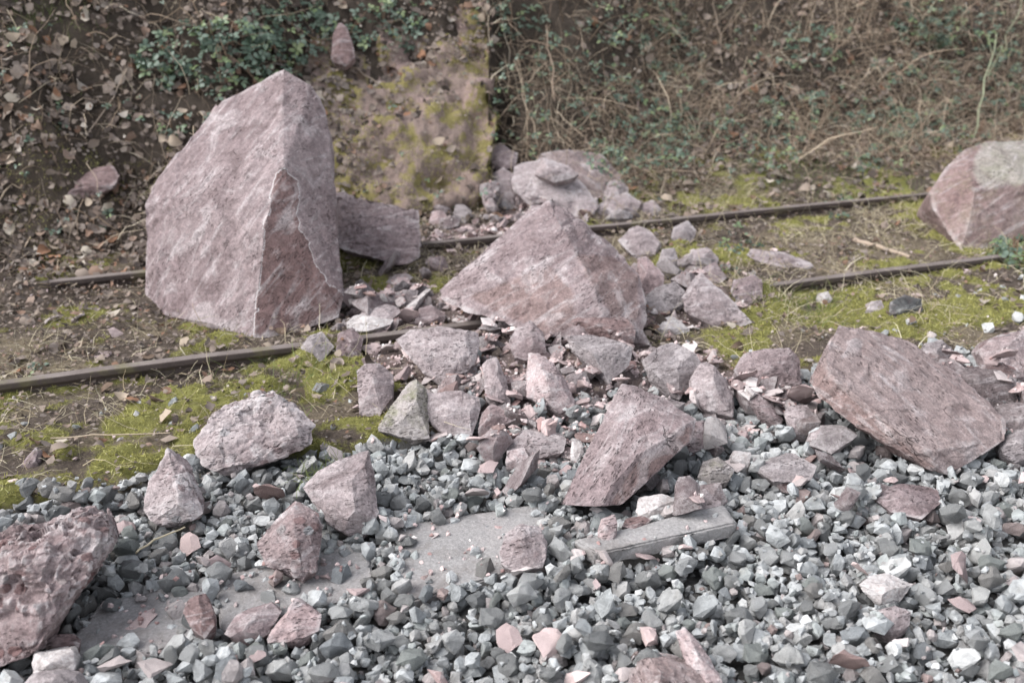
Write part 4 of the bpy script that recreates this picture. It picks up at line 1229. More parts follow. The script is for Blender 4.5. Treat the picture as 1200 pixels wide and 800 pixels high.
# sandstone chips over the rubble, thinning out across the gravel
chip_shapes = stone_shapes(26, (0.2, 0.65), 11, rg, 0.0, (0.7, 1.8))
w_rub = (HM['rubble'] * 1.0 + 0.05 * HM['bed'] * vis + 0.03 * vis * (HYY < 6.2)) * (~BLOCK) * (1 - 0.85 * RAILM)
chips = drop(chip_shapes, 140, lambda r: float(np.clip(r.lognormal(math.log(0.037), 0.40), 0.014, 0.062)), math.radians(60), 760, area_sampler(w_rub), 3, rg)
w_grit = (HM['rubble'] + 0.7 * SLABM + 0.05 * (HYY < 6.3) * (1 - HM['bed'])) * (~BLOCK) * vis
grit_shapes = stone_shapes(10, (0.5, 0.9), 12, rg, 0.0)
grit = drop(grit_shapes, 40, lambda r: float(np.clip(r.lognormal(math.log(0.0075), 0.4), 0.004, 0.014)), math.radians(90), 5200, area_sampler(w_grit), 1, rg, 0.002)

def join_stones(lst, shapes, name, mat, label):
    parts = []
    for sh in range(len(shapes)):
        sel = [s for s in lst if s[0] == sh]
        if not sel: continue
        Ms = np.array([s[2] * s[1] for s in sel]); Ts = np.array([s[3] for s in sel])
        parts.append(replicate(shapes[sh][0], shapes[sh][1], Ms, Ts))
    V, F = cat_meshes(parts)
    o = obj(name, mesh_np(name, V, F, False), mat)
    return tag(o, label, kind="stuff")

def pick_largest(lst, n, on_top):
    P = np.array([s[3] for s in lst]); px, py, dep = project(P)
    app = np.array([s[1] for s in lst]) / dep
    # a stone shows when nothing of the pile rises above it
    cx = ((P[:, 0] - HX0) / CELL).astype(int); cy = ((P[:, 1] - HY0) / CELL).astype(int)
    cover = np.array([HMAP[max(0, j - 1):j + 2, max(0, i - 1):i + 2].max() for i, j in zip(cx, cy)]) - (P[:, 2] + np.array([s[1] for s in lst]) * 0.75)
    seen = (px > 8) & (px < 1192) & (py > 0) & (py < 795) & (cover < (0.0 if on_top else 0.02))
    order = np.argsort(-(app * seen))
    ids = [int(i) for i in order[:n] if seen[i]]
    return ids

LAND = [("lower left boulder", 60, 690), ("pyramid shaped rock", 200, 575), ("white patched rock", 297, 510), ("pale pink tilted block", 402, 585), ("pebbly block", 337, 640), ("leftmost concrete cover", 165, 735),
        ("middle concrete cover", 545, 650), ("lifted concrete cover", 770, 630), ("wedge shaped boulder", 735, 540), ("crumbly pink lump", 615, 642), ("long tilted boulder", 1060, 470), ("sunken flat mauve plate", 1065, 588),
        ("white and pink flat shard", 1040, 690), ("pink cube like stone", 1048, 726), ("long pink blade", 820, 770), ("brown bottom edge rock", 785, 800), ("moss stained triangular rock", 475, 485),
        ("bright pink split rock", 645, 450), ("dark mauve block", 900, 436), ("pink striped shard", 345, 730), ("white wedge", 867, 540), ("round rough stone", 1198, 522), ("leaning thin plate", 900, 478),
        ("squarish mauve rock", 532, 485), ("tallest boulder", 290, 250), ("centre boulder", 640, 320), ("square boulder", 1150, 230), ("flat tilted plate", 445, 270), ("heap by the bank", 650, 220), ("red brick like stone", 107, 213),
        ("upright bank stone", 402, 50), ("dark purple stone", 735, 120), ("big pale leaning rock", 840, 355), ("black and white stone", 1062, 360), ("wing wall", 500, 130), ("thin pale plate", 912, 304),
        ("nearer rail's left end", 50, 440), ("far rail's left end", 90, 318), ("lone sprig at far left", 65, 140), ("long slanting twig", 140, 100), ("dense bramble clump", 250, 70), ("blue green bramble clump", 1085, 36)]
def whereabouts(p):
    """which landmark a small thing lies nearest to, and on which side of it"""
    px, py, _ = project(np.asarray(p)[None]); px, py = float(px[0]), float(py[0])
    nm, lx, ly = min(LAND, key=lambda l: math.hypot(px - l[1], 1.4 * (py - l[2])))
    dx, dy = px - lx, py - ly
    if abs(dx) < 18 and abs(dy) < 12: side = "right beside"
    elif abs(dx) > 1.9 * abs(dy): side = "left of" if dx < 0 else "right of"
    elif abs(dy) > 1.9 * abs(dx): side = "in front of" if dy > 0 else "behind"
    else: side = ("in front and " if dy > 0 else "behind and ") + ("left of" if dx < 0 else "right of")
    d = math.hypot(dx, dy)
    far = "close " if d < 60 else ("" if d < 110 else "well ")
    if len(nm.split()) + len(side.split()) > 5: far = ""
    return far + side + " the " + nm
BALLAST = [("dark grey", (0.215, 0.22, 0.22), 2), ("mid grey", (0.30, 0.30, 0.293), 6), ("brownish grey", (0.31, 0.285, 0.262), 3), ("light grey", (0.41, 0.41, 0.402), 5), ("greenish grey", (0.30, 0.325, 0.30), 2), ("bluish grey", (0.29, 0.312, 0.33), 2), ("reddish", (0.33, 0.225, 0.205), 1), ("whitish", (0.56, 0.55, 0.525), 1.5)]
CHIPC = [("pink", (0.50, 0.39, 0.375), 4), ("dull red", (0.28, 0.195, 0.18), 1.5), ("mauve", (0.33, 0.255, 0.25), 7), ("pale", (0.58, 0.52, 0.505), 2), ("grey pink", (0.40, 0.345, 0.335), 4)]
LEAFC = [("dark brown", (0.13, 0.09, 0.065), 3), ("grey brown", (0.25, 0.20, 0.165), 5), ("tan", (0.36, 0.29, 0.225), 4), ("reddish brown", (0.26, 0.14, 0.085), 2), ("pale buff", (0.46, 0.40, 0.33), 2)]
rcol = random.Random(3)
LUMPS = {}
def pick_colour(pal):
    nm, c, _ = rcol.choices(pal, [p[2] for p in pal])[0]
    k = rcol.uniform(0.85, 1.15)
    return nm, (c[0] * k, c[1] * k, c[2] * k, 1.0)

ids = set(pick_largest(stones, 300, True))
proto = [mesh_np("ballast_stone", *rough_chip(V_, F_, 60 + k_), True) for k_, (V_, F_) in enumerate(ballast_shapes)]
for me_ in proto: me_.set_sharp_from_angle(angle=math.radians(22))
for i in sorted(ids):
    sh, sz, Rm, T, _ = stones[i]
    o = obj("ballast_stone", proto[sh], M['gravel_one'])
    o.matrix_world = Matrix.Translation(T.tolist()) @ Matrix((Rm * sz).tolist()).to_4x4()
    nm, o.color = pick_colour(BALLAST)
    tag(o, f"{nm} {'large ' if sz > 0.045 else ''}ballast stone {whereabouts(T)}", "stone", "large ballast stones in the gravel bed")
join_stones([s for i, s in enumerate(stones) if i not in ids], ballast_shapes, "ballast_gravel", M['gravel_stuff'], "grey angular railway ballast covering the foreground")
join_stones(small, small_shapes, "fine_gravel", M['gravel_stuff'], "small grey stones between the larger ballast")
proto = [mesh_np("rubble_rock", *rough_rock(V_, F_, k_), True) for k_, (V_, F_) in enumerate(lump_shapes)]
for me_ in proto: me_.set_sharp_from_angle(angle=math.radians(26))
for sh, sz, Rm, T, _ in lumps:
    mt = rcol.choices(['mauve', 'dusty', 'greyrock', 'red', 'pink', 'brown', 'pale'], [7, 6, 4, 2, 2, 2, 1])[0]
    me_ = proto[sh]
    key = (sh, mt)
    if key not in LUMPS:
        m2 = me_.copy(); m2.materials.clear(); m2.materials.append(M[mt]); LUMPS[key] = m2
    o = obj("rubble_rock", LUMPS[key], None)
    o.matrix_world = Matrix.Translation(T.tolist()) @ Matrix((Rm * sz).tolist()).to_4x4()
    word = {'mauve': 'mauve', 'dusty': 'dusty pink', 'greyrock': 'greyish', 'red': 'dark red', 'pink': 'bright pink', 'brown': 'brown', 'pale': 'pale'}[mt]
    tag(o, f"{word} {'fist sized' if sz < 0.06 else 'chunky'} rubble rock {whereabouts(T)}", "rock", "loose rubble rocks of the rockfall")
ids = set(pick_largest(chips, 290, False))
proto = [mesh_np("sandstone_chip", *rough_chip(V_, F_, k_), True) for k_, (V_, F_) in enumerate(chip_shapes)]
for me_ in proto: me_.set_sharp_from_angle(angle=math.radians(24))
for i in sorted(ids):
    sh, sz, Rm, T, _ = chips[i]
    o = obj("sandstone_chip", proto[sh], M['chip_one'])
    o.matrix_world = Matrix.Translation(T.tolist()) @ Matrix((Rm * sz).tolist()).to_4x4()
    nm, o.color = pick_colour(CHIPC)
    tag(o, f"{nm} {'tiny' if sz < 0.025 else ('small' if sz < 0.045 else 'broad')} sandstone chip {whereabouts(T)}", "stone chip", "loose sandstone chips of the rockfall")
rest = [s for i, s in enumerate(chips) if i not in ids]
join_stones(rest, chip_shapes, "sandstone_rubble", M['chip_stuff'], "buried and tiny pieces of broken sandstone") if rest else None
join_stones(grit, grit_shapes, "sandstone_grit", M['chip_stuff'], "fine crushed sandstone grit under the rubble")

# ------------------------------------------------------------------ fallen leaves
def leaf_shape(rng, L=1.0, Wd=0.55, curl=0.3, fold=0.25, lobes=0.0):
    """a bent leaf blade: a strip of three columns, pointed at both ends"""
    n = 4
    V = []; F = []
    for i in range(n + 1):
        t = i / n
        w = Wd * 0.5 * (math.sin(math.pi * min(1, t * 1.02 + 0.02)) ** 0.75) * (1 + lobes * (1 if i % 2 else -1)) + 0.01
        x = (t - 0.5) * L
        z = curl * L * ((t - 0.5) ** 2) * 2.2 + rng.uniform(-.03, .03) * L
        for sgn in (-1, 0, 1):
            V.append((x, sgn * w, z + (fold * w if sgn else 0) + (rng.uniform(-.05, .05) * L if sgn else 0)))
    for i in range(n):
        for j in range(2):
            a = i * 3 + j
            F.append((a, a + 3, a + 1)); F.append((a + 1, a + 3, a + 4))
    return np.array(V), np.array(F)

rl = np.random.default_rng(23)
dead = [leaf_shape(rl, 1.0, rl.uniform(0.5, 0.8), rl.uniform(-0.5, 0.9), rl.uniform(-0.4, 0.9), rl.choice([0, 0, 0.18])) for _ in range(9)]

def scatter_xy(n, x0, x1, y0, y1, rng):
    return rng.uniform(x0, x1, n), rng.uniform(y0, y1, n)

def leaf_places(n, rng):
    """on the bank most of all, then along the far rail and between the rails"""
    x, y = scatter_xy(n, -4.2, 5.8, 2.8, 10.4, rng)
    u, v = uv(x, y)
    dens = 0.95 * sstep(V2 + 0.1, V2 + 0.7, v) * (1 - 0.45 * sstep(-0.1, 0.8, x - y * WALL_SLOPE))
    dens = dens + 0.34 * (v > V1 - 0.75) * (v < V2 + 0.5) * (1 - 0.35 * sstep(0.5, 2, u)) + 0.25 * (v > V1) * (v < V2 + .4) * (1 - sstep(-0.4, 0.6, u))
    dens = dens * (0.62 + 0.75 * n2(x, y, 2.4, 111, 3))
    k = rng.uniform(0, 1, n) < dens
    x, y = x[k], y[k]
    i = np.clip(((x - HX0) / CELL).astype(int), 0, len(hx) - 1); j = np.clip(((y - HY0) / CELL).astype(int), 0, len(hy) - 1)
    ok = ~BLOCK[j, i] & (HM['rubble'][j, i] < 0.5)
    return x[ok], y[ok]

x, y = leaf_places(100000, rl)
n = len(x)
N = gnormal(x, y)
z = G(x, y) + rl.uniform(0.0, 0.045, n)
Rm = align(N) @ rand_rot(n, math.radians(50), rl)
sz = np.clip(rl.lognormal(math.log(0.038), 0.52, n), 0.012, 0.11) * np.where(uv(x, y)[1] < V2, 0.72, 1.0)
P = np.stack([x, y, z], 1) + N * 0.012
kw = rl.integers(0, 60, (3600, 2)); wS, wT = kw[:, 1] / 59, kw[:, 0] / 59
onw = np.nonzero((rl.uniform(0, 1, 3600) < 0.10 + 0.8 * sstep(0.42, 0.25, wS) + 0.7 * sstep(0.58, 0.8, wT) + 0.25 * (np.abs(wT - 0.5) < 0.1) * (wS < 0.75)) & (kw[:, 1] < 58))[0]
Pw = WALL_P[kw[onw, 0], kw[onw, 1]] + WALL_N * rl.uniform(0.004, 0.03, len(onw))[:, None]
P[:len(Pw)] = Pw; Rm[:len(Pw)] = align(np.tile(WALL_N / np.linalg.norm(WALL_N), (len(Pw), 1))) @ rand_rot(len(Pw), 0.6, rl)
px, py, dep = project(P)
inview = (px > 5) & (px < 1195) & (py > 3) & (py < 795)
order = np.argsort(-(sz / dep * inview * rl.uniform(0.35, 1, n)))
one = order[:300]
proto = [mesh_np("fallen_leaf", V_, F_, True) for V_, F_ in dead]
vv = uv(x, y)[1]
for i in one:
    k = int(rl.integers(len(dead)))
    o = obj("fallen_leaf", proto[k], M['litter_one'])
    o.matrix_world = Matrix.Translation(P[i].tolist()) @ Matrix((Rm[i] * sz[i]).tolist()).to_4x4()
    nm, o.color = pick_colour(LEAFC)
    tag(o, f"{nm} {'large ' if sz[i] > 0.085 else ''}fallen leaf {whereabouts(P[i])}", "leaf", "fallen leaves on the bank and trackbed")
mask = np.ones(n, bool); mask[one] = False
idx = np.nonzero(mask)[0]; shp = rl.integers(0, len(dead), len(idx))
V, F = cat_meshes([replicate(dead[k][0], dead[k][1], Rm[idx[shp == k]] * sz[idx[shp == k]][:, None, None], P[idx[shp == k]]) for k in range(len(dead))])
tag(obj("leaf_litter", mesh_np("leaf_litter", V, F, True), M['litter_stuff']), "brown leaf litter covering the bank and trackbed", kind="stuff")

# ------------------------------------------------------------------ ribbons: straw, grass, moss
def ribbons(P0, D0, L, Wd, droop, seg, rng, wig=0.25, stiff=None):
    """bent tapering blades: roots P0, directions D0, lengths L; returns verts and triangles"""
    n = len(P0)
    side = np.cross(D0, rng.normal(size=(n, 3))); side /= np.linalg.norm(side, axis=1, keepdims=True) + 1e-9
    pos = P0.copy(); d = D0.copy()
    Vs = []
    for i in range(seg + 1):
        w = (Wd * (1 - 0.75 * i / seg))[:, None] * 0.5
        Vs.append(np.stack([pos - side * w, pos + side * w], 1))
        d = d + rng.normal(size=(n, 3)) * wig / seg * 2 + np.array([0, 0, -1.0]) * (droop / seg)[:, None]
        d /= np.linalg.norm(d, axis=1, keepdims=True)
        pos = pos + d * (L / seg)[:, None]
    V = np.stack(Vs, 1).reshape(-1, 3)
    k = 2 * (seg + 1)
    f = []
    for i in range(seg):
        a = 2 * i; f += [(a, a + 1, a + 2), (a + 1, a + 3, a + 2)]
    F = np.array(f)[None] + (np.arange(n) * k)[:, None, None]
    return V, F.reshape(-1, 3)

def unit(a): return a / np.linalg.norm(a, axis=1, keepdims=True)

rs = np.random.default_rng(31)
# dry stalks and dead bracken on the right bank
x, y = scatter_xy(95000, -4.2, 6.2, 5.4, 10.8, rs); u, v = uv(x, y)
dens = np.maximum(sstep(0.10, 0.25, x - y * WALL_SLOPE), sstep(-0.05, 0.05, x - y * WALL_SLOPE) * (v > V2 + 1.45)) * sstep(V2 + 0.45, V2 + 0.9, v) * (0.6 + 0.6 * n2(x, y, 1.5, 121, 2)) + 0.10 * sstep(V2 + 0.3, V2 + 0.7, v) * (x - y * WALL_SLOPE < -1.3)
k = rs.uniform(0, 1, len(x)) < dens
x, y = x[k], y[k]; n = len(x)
P0 = np.stack([x, y, G(x, y)], 1)
D = unit(np.stack([rs.normal(0, 0.75, n), rs.normal(-0.45, 0.5, n), np.abs(rs.normal(0.75, 0.4, n))], 1))
A1 = ribbons(P0, D, rs.uniform(0.12, 0.60, n), rs.uniform(0.0035, 0.008, n), rs.uniform(0.2, 2.6, n), 5, rs, 0.6)
nb = 420
kx, ky = rs.uniform(-1.2, 6.0, nb), rs.uniform(6.4, 9.8, nb); ku, kv = uv(kx, ky); kk = (kx - ky * WALL_SLOPE > 0.12) & (kv > V2 + 0.75); kx, ky = kx[kk], ky[kk]; nb = len(kx)
D2 = unit(np.stack([rs.normal(0, 0.6, nb), rs.normal(-0.35, 0.4, nb), np.abs(rs.normal(0.9, 0.4, nb))], 1))
A2 = ribbons(np.stack([kx, ky, G(kx, ky)], 1), D2, rs.uniform(0.3, 0.9, nb), rs.uniform(0.008, 0.014, nb), rs.uniform(0.1, 1.8, nb), 6, rs, 0.45)
V, F = cat_meshes([A1, A2])
tag(obj("dry_bracken_tangle", mesh_np("dry_bracken_tangle", V, F, True), M['straw']), "tangled dry brown stalks covering the right bank", kind="stuff")
# pale dead grass on the trackbed and foot of the bank
x, y = scatter_xy(120000, -3.6, 5.0, 2.7, 7.8, rs); u, v = uv(x, y)
mm = masks(x, y)
cl = n2(x, y, 2.6, 131, 2)
dens = (mm['bed'] < 0.4) * (mm['rubble'] < 0.45) * np.clip(0.34 + 1.1 * cl, 0.12, 1) * (v < V2 + 1.0) * (0.45 + 0.5 * sstep(0.6, 2.0, u))
k = rs.uniform(0, 1, len(x)) < dens
x, y = x[k], y[k]; n = len(x)
P0 = np.stack([x, y, G(x, y)], 1)
D = unit(np.stack([rs.normal(0, 1, n), rs.normal(0, 1, n), np.abs(rs.normal(0.5, 0.35, n))], 1))
V, F = ribbons(P0, D, rs.uniform(0.05, 0.26, n), rs.uniform(0.0022, 0.005, n), rs.uniform(0.5, 1.8, n), 4, rs, 0.5)
ok = V[:, 2].reshape(n, -1)
tag(obj("dead_grass", mesh_np("dead_grass", V, F, True), M['palegrass']), "pale dead grass blades lying over moss and soil", kind="stuff")
# moss shoots
x, y = scatter_xy(380000, -3.6, 5.0, 2.6, 7.4, rs)
mm = masks(x, y)
k = (mm['moss'] + rs.normal(0, 0.06, len(x)) > 0.52) & (mm['bed'] < 0.6)
x, y = x[k], y[k]; n = len(x)
P0 = np.stack([x, y, G(x, y) + mm['moss'][k] * sstep(0.45, 0.7, mm['moss'][k]) * (0.02 + 0.016 * n2(x, y, 14, 57, 2)) + 0.012 * n2(x, y, 9, 51, 3)], 1)
D = unit(np.stack([rs.normal(0, 0.6, n), rs.normal(0, 0.6, n), np.ones(n)], 1))
kw = rs.integers(0, 60, (30000, 2)); Pw = WALL_P[kw[:, 0], kw[:, 1]] + rs.normal(0, 0.012, (30000, 3))
kk = fbm(Pw * 4.5, 91, 3) + 0.22 * (kw[:, 0] < 40) > 0.24
P0 = np.concatenate([P0, Pw[kk]]); D = np.concatenate([D, unit(np.tile(WALL_N, (kk.sum(), 1)) + rs.normal(0, 0.4, (kk.sum(), 3)))]); n = len(P0)
V, F = ribbons(P0, D, rs.uniform(0.008, 0.024, n), rs.uniform(0.003, 0.006, n), rs.uniform(0, 1.0, n), 1, rs, 0.2)
tag(obj("moss", mesh_np("moss", V, F, True), M['moss']), "yellow green moss carpeting the trackbed along the rails", kind="stuff")
# bits of leaf, bark and stalk strewn over the trackbed
x, y = scatter_xy(34000, -3.6, 5.0, 2.6, 7.2, rs); u, v = uv(x, y); mm = masks(x, y)
k = (mm['bed'] < 0.5) & (rs.uniform(0, 1, len(x)) < 0.75 - 0.45 * (mm['moss'] > 0.5)) & (v < V2 + 0.9)
x, y = x[k], y[k]; n = len(x)
bit = (np.array([(-.5, -.18, 0), (.1, -.3, .06), (.5, 0, 0), (-.1, .28, .08)]), np.array([(0, 1, 3), (1, 2, 3)]))
N = gnormal(x, y)
V, F = replicate(bit[0], bit[1], (align(N) @ rand_rot(n, 0.6, rs)) * rs.lognormal(math.log(0.018), 0.5, n)[:, None, None], np.stack([x, y, G(x, y) + 0.012 + 0.012 * rs.uniform(0, 1, n)], 1))
tag(obj("plant_litter", mesh_np("plant_litter", V, F, False), M['litter_stuff']), "crumbled leaf and bark bits strewn over the trackbed", kind="stuff")
# thin green grass in tufts
tufts = [(240, 345, .05), (30, 20, .12), (85, 12, .12), (380, 560, .04), (925, 355, .12), (960, 372, .1), (1185, 300, .12), (930, 205, .18), (985, 205, .16), (1000, 235, .15), (880, 215, .16), (1050, 215, .16), (330, 455, .12)]
PP = []; HH = []
for a, b, r in tufts:
    q = ghit(a, b); m = 150
    PP.append(np.stack([q[0] + rs.normal(0, r + .02, m), q[1] + rs.normal(0, r + .02, m)], 1)); HH.append(np.full(m, 0.06 + 0.5 * r))
PP = np.concatenate(PP); HH = np.concatenate(HH); n = len(PP)
P0 = np.stack([PP[:, 0], PP[:, 1], G(PP[:, 0], PP[:, 1])], 1)
D = unit(np.stack([rs.normal(0, 0.5, n), rs.normal(0, 0.5, n), np.ones(n)], 1))
V, F = ribbons(P0, D, HH * rs.uniform(0.5, 1.4, n), rs.uniform(0.002, 0.004, n), rs.uniform(0.2, 1.5, n), 5, rs, 0.4)
tag(obj("green_grass", mesh_np("green_grass", V, F, True), M['greengrass']), "sparse green grass blades in the moss and at the bank's foot", kind="stuff")

# ------------------------------------------------------------------ brambles
def tube(path, r0, r1, k=5):
    path = np.asarray(path, float); n = len(path)
    V = []; F = []
    for i in range(n):
        t = path[min(i + 1, n - 1)] - path[max(i - 1, 0)]; t /= np.linalg.norm(t) + 1e-9
        a = np.cross(t, [0.3, 0.2, 1.0]); a /= np.linalg.norm(a) + 1e-9; b = np.cross(t, a)
        r = r0 + (r1 - r0) * i / (n - 1)
        for j in range(k):
            th = 2 * math.pi * j / k
            V.append(path[i] + r * (math.cos(th) * a + math.sin(th) * b))
    for i in range(n - 1):
        for j in range(k):
            a_, b_ = i * k + j, i * k + (j + 1) % k
            F += [(a_, b_, a_ + k), (b_, b_ + k, a_ + k)]
    return np.array(V), np.array(F)

def bramble_leaf(rng):
    """three leaflets on short stalks"""
    parts = []
    for ang, L, off in ((0, 1.0, 0.25), (1.25, 0.8, 0.12), (-1.25, 0.8, 0.12)):
        V_, F_ = leaf_shape(rng, L, 0.62 * L, rng.uniform(-0.5, -0.1), rng.uniform(-0.25, 0.35), 0.05)
        V_ = V_ + np.array([0.5 * L + off, 0, 0])
        c, s_ = math.cos(ang), math.sin(ang)
        parts.append((V_ @ np.array([[c, s_, 0], [-s_, c, 0], [0, 0, 1]]), F_))
    return cat_meshes(parts)
rb = np.random.default_rng(47)
bl_shapes = [bramble_leaf(rb) for _ in range(6)]
bl_proto = [mesh_np("leaf", V_, F_, True) for V_, F_ in bl_shapes]

def bramble(label, px, py, rx, ry, nleaf, leaf=0.035, hgt=0.16, stems=5):
    c = ghit(px, py)
    root = link(bpy.data.objects.new("bramble_plant", None)); root.location = c.tolist()
    tag(root, label, "bramble", "brambles on the bank")
    sc = depth_of(c) / FPX
    for s_ in range(stems):
        ex = rb.normal(0, rx * 0.6) * sc; ey = rb.normal(0, ry * 0.6) * sc
        q = []
        for t in np.linspace(0, 1, 7):
            X = c[0] + ex * t; Y = c[1] + ey * t + rb.normal(0, .01)
            q.append(np.array([X, Y, float(G(X, Y)) + hgt * 1.1 * math.sin(math.pi * min(1, t * 0.85 + 0.05)) + 0.005]) - c)
        V_, F_ = tube(q, 0.004, 0.002)
        obj("stem", mesh_np("stem", V_, F_, True), M['stem'], root)
    for _ in range(nleaf):
        a = rb.uniform(0, 2 * math.pi); r = math.sqrt(rb.uniform(0, 1))
        t_ = ghit(px + rx * r * math.cos(a), py + ry * r * math.sin(a))
        h = hgt * rb.uniform(0.15, 1.0) * (1 - 0.5 * r * r)
        Nn = gnormal(np.array([t_[0]]), np.array([t_[1]]))[0]
        p = t_ + Nn * h
        nn = Nn * 0.4 + np.array([rb.normal(0, .35), -0.35 + rb.normal(0, .3), 0.8]); nn /= np.linalg.norm(nn)
        sz_ = leaf * rb.uniform(0.65, 1.3)
        Rr = align(nn[None])[0] @ rand_rot(1, 0.25, rb)[0]
        o = obj("leaf", bl_proto[int(rb.integers(len(bl_proto)))], M['bramble_one'], root)
        o.matrix_basis = Matrix.Translation((p - c).tolist()) @ Matrix((Rr * sz_).tolist()).to_4x4()
    return root

BR = (("dense bramble clump right behind the tallest boulder's top", 255, 72, 95, 42, 130, .045, .2, 8),
          ("bramble trailing across the top of the bank above the tallest boulder", 345, 38, 60, 38, 60, .042, .16, 5),
          ("dark bramble between the upright stone and the wall top", 450, 34, 48, 34, 55, .04, .15, 4),
          ("small bramble sprig left of the tallest boulder's upper edge", 200, 150, 24, 22, 12, .045, .08, 2),
          ("tiny bramble sprig in brown litter at upper left", 140, 132, 16, 12, 6, .04, .06, 2),
          ("lone green sprig in leaf litter at far left", 65, 140, 14, 16, 7, .042, .06, 2),
          ("trailing bramble under the red brick like stone", 105, 262, 40, 14, 10, .04, .06, 3),
          ("bramble hanging from the top of the bank right of the wall", 745, 30, 60, 30, 50, .032, .2, 4),
          ("bramble hanging over the top of the dark gap beside the wall", 600, 24, 44, 24, 46, .04, .18, 4),
          ("bramble leaves among dry stalks above the dark purple stone", 790, 70, 36, 40, 32, .034, .2, 3),
          ("bramble patch on the right bank left of the blue green clump", 945, 60, 40, 30, 36, .036, .2, 3),
          ("blue green bramble clump near the top right of the bank", 1085, 36, 42, 28, 60, .04, .22, 4),
          ("low bramble runner at the foot of the bank beside the heap", 790, 158, 40, 24, 30, .038, .14, 3),
          ("bramble runner along the grassy foot of the right bank", 935, 132, 50, 26, 36, .036, .14, 4),
          ("bramble leaves hanging over the square boulder's left side", 1075, 150, 50, 34, 46, .034, .16, 4),
          ("bramble growing right of the upright green stems", 1165, 125, 36, 34, 36, .034, .18, 3),
          ("bramble spreading along the grass beside the square boulder", 1030, 190, 46, 18, 26, .036, .12, 3),
          ("leafy green plant at the front foot of the square boulder", 1186, 304, 24, 14, 40, .032, .14, 4),
          ("small bramble creeping over the far rail", 870, 285, 26, 16, 10, .034, .06, 2),
          ("bramble sprig rooted beside the far rail at right", 985, 246, 18, 14, 9, .036, .07, 2),
          ("pair of bramble leaves beside the nearer rail at far left", 40, 436, 14, 8, 4, .035, .04, 1),
          ("bramble bits at the upper right corner of the bank", 1140, 60, 44, 40, 34, .034, .2, 3),
          ("ivy like sprig beneath the rubble's right end", 852, 318, 14, 10, 5, .032, .05, 1))
for a in BR:
    a = list(a)
    if a[1] > 650: a[5] = int(a[5] * 1.3); a[6] *= 1.35
    elif a[5] >= 50: a[5] = int(a[5] * 1.7); a[6] *= 1.25
    bramble(*a)

# low green leaves dotted over the right bank (too many and small to count)
x, y = scatter_xy(15000, -4.2, 6.2, 6.0, 10.6, rb); u, v = uv(x, y)
dens = sstep(V2 + 0.35, V2 + 0.8, v) * np.clip(0.10 + 1.2 * n2(x, y, 1.1, 141, 3), 0.04, 0.95) * np.where(x - y * WALL_SLOPE < -0.1, 0.35, 1) * (masks(x, y)['rubble'] < 0.25)
k = rb.uniform(0, 1, len(x)) < dens
x, y = x[k], y[k]; n = len(x); N = gnormal(x, y)
P = np.stack([x, y, G(x, y)], 1) + N * rb.uniform(0.02, 0.26, n)[:, None]
Rm = align(unit(N * 0.4 + np.stack([rb.normal(0, .4, n), rb.normal(-.35, .3, n), np.full(n, .7)], 1))) @ rand_rot(n, 0.3, rb)
sz = rb.uniform(0.02, 0.052, n); shp = rb.integers(0, 6, n)
V, F = cat_meshes([replicate(bl_shapes[k][0], bl_shapes[k][1], Rm[shp == k] * sz[shp == k][:, None, None], P[shp == k]) for k in range(6)])
tag(obj("undergrowth_leaves", mesh_np("undergrowth_leaves", V, F, True), M['bramble_stuff']), "scattered small green leaves in the undergrowth on the bank", kind="stuff")

# ------------------------------------------------------------------ single twigs and stems
def twig(name, label, pts, r0, r1, mat, cat="twig", forks=()):
    """pts: (x, y, height above the ground)"""
    P = [ghit(a, b) + np.array([0, 0, h]) for a, b, h in pts]
    fine = []
    for i in range(len(P) - 1):
        for t in np.linspace(0, 1, 5)[:-1]: fine.append(P[i] * (1 - t) + P[i + 1] * t + rb.normal(0, .004, 3))
    fine.append(P[-1]); c = fine[0]
    parts = [tube([p - c for p in fine], r0, r1)]
    for f_ in forks:
        i = int(f_[0] * (len(fine) - 1)); b0 = fine[i]; d = np.array(f_[1:4])
        parts.append(tube([b0 - c + d * t + rb.normal(0, .004, 3) for t in np.linspace(0, 1, 5)], r1 * 1.1, r1 * 0.5, 4))
    V_, F_ = cat_meshes(parts)
    o = obj(name, mesh_np(name, V_, F_, True), M[mat], loc=c.tolist())
    return tag(o, label, cat)

def stem_at(label, px, py, tx, ty, r, mat, forks=(), back=0.1):
    """an upright stem: root in the ground at (px, py), tip seen at (tx, ty)"""
    b = ghit(px, py); D = depth_of(b); tip = at(tx, ty, D + back)
    path = [b + (tip - b) * t + np.array([rb.normal(0, .012), rb.normal(0, .012), 0]) * (0 < t < 1) for t in np.linspace(0, 1, 8)]
    parts = [tube([p - b for p in path], r, r * 0.4)]
    for t, dx, dz, L_ in forks:
        s0 = b + (tip - b) * t - b
        parts.append(tube([s0 + np.array([dx, 0.0, dz]) * L_ * q + rb.normal(0, .004, 3) for q in np.linspace(0, 1, 5)], r * 0.5, r * 0.25, 4))
    V_, F_ = cat_meshes(parts)
    o = obj("plant_stem", mesh_np("plant_stem", V_, F_, True), M[mat], loc=b.tolist())
    return tag(o, label, "stem", "single stems on the bank")

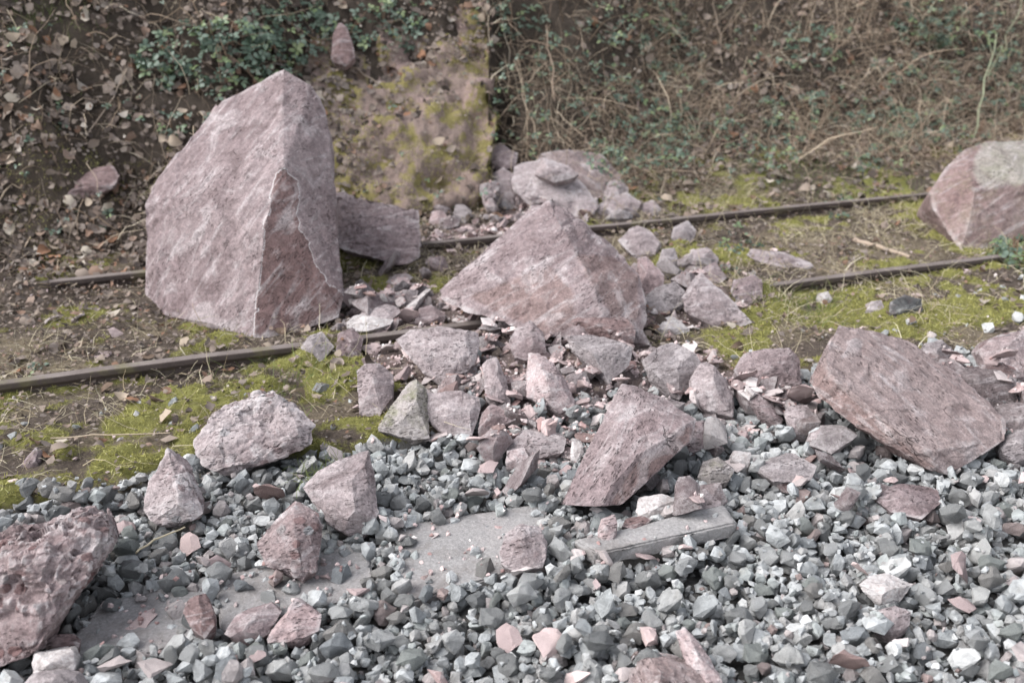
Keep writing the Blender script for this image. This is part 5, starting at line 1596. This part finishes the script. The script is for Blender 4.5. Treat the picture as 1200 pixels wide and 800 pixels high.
twig("fallen_twig", "long grey twig slanting down the leafy bank at upper left", [(186, 44, .05), (150, 90, .05), (128, 130, .04), (100, 166, .02)], .006, .003, 'twig', forks=[(0.45, .06, -.05, .1), (0.7, -.08, -.02, .06)])
twig("fallen_twig", "thin forked twig lying across the mossy wall", [(382, 78, .06), (420, 96, .1), (455, 122, .1), (478, 145, .06)], .006, .003, 'twig', forks=[(0.3, -.12, -.08, .02)])
twig("fallen_twig", "straw coloured stalk lying on moss at the gravel's edge, left", [(60, 520, .02), (130, 516, .03), (200, 512, .02)], .004, .003, 'straw')
twig("fallen_twig", "short pale stick on the gravel right of the lower left boulder", [(160, 656, .03), (190, 640, .035), (218, 626, .03)], .004, .0025, 'palegrass')
twig("fallen_twig", "flat grey stick lying between the rails at right", [(1000, 284, .015), (1030, 293, .02), (1066, 304, .015)], .018, .012, 'twig')
twig("fallen_twig", "orange stalk on the bank at the left edge", [(0, 240, .03), (14, 226, .05), (30, 224, .02)], .006, .003, 'straw')
stem_at("tall grey green stem left of the square boulder", 1140, 165, 1168, 40, .012, 'greentwig', [(.6, .3, .8, .3), (.8, -.3, .8, .25)])
stem_at("pale thin stem reaching the top edge at upper right", 1172, 78, 1197, -5, .008, 'greentwig')
stem_at("grey stem leaning above the blue green bramble clump", 1010, 60, 1030, 12, .006, 'twig')
stem_at("pale upright stem on the right bank near the top", 846, 80, 838, -6, .007, 'twig', [(.2, .5, -.4, .25)])
stem_at("brown upright stem above the dark purple stone", 722, 80, 708, 4, .008, 'twig', [(.5, .5, .5, .25)])
stem_at("dry stem beside the dark gap of the wall", 650, 120, 640, 30, .008, 'twig', [(.4, -.5, .5, .3)])
stem_at("arching straw stalk in front of the dark gap", 632, 176, 602, 70, .006, 'straw')
stem_at("slanting dry stalk left of the dark purple stone", 690, 178, 668, 130, .006, 'straw')
stem_at("slender stem with twiggy fork on the right bank's middle", 1078, 112, 1104, 60, .006, 'twig', [(.3, .6, .6, .3), (.5, -.5, .6, .2)])
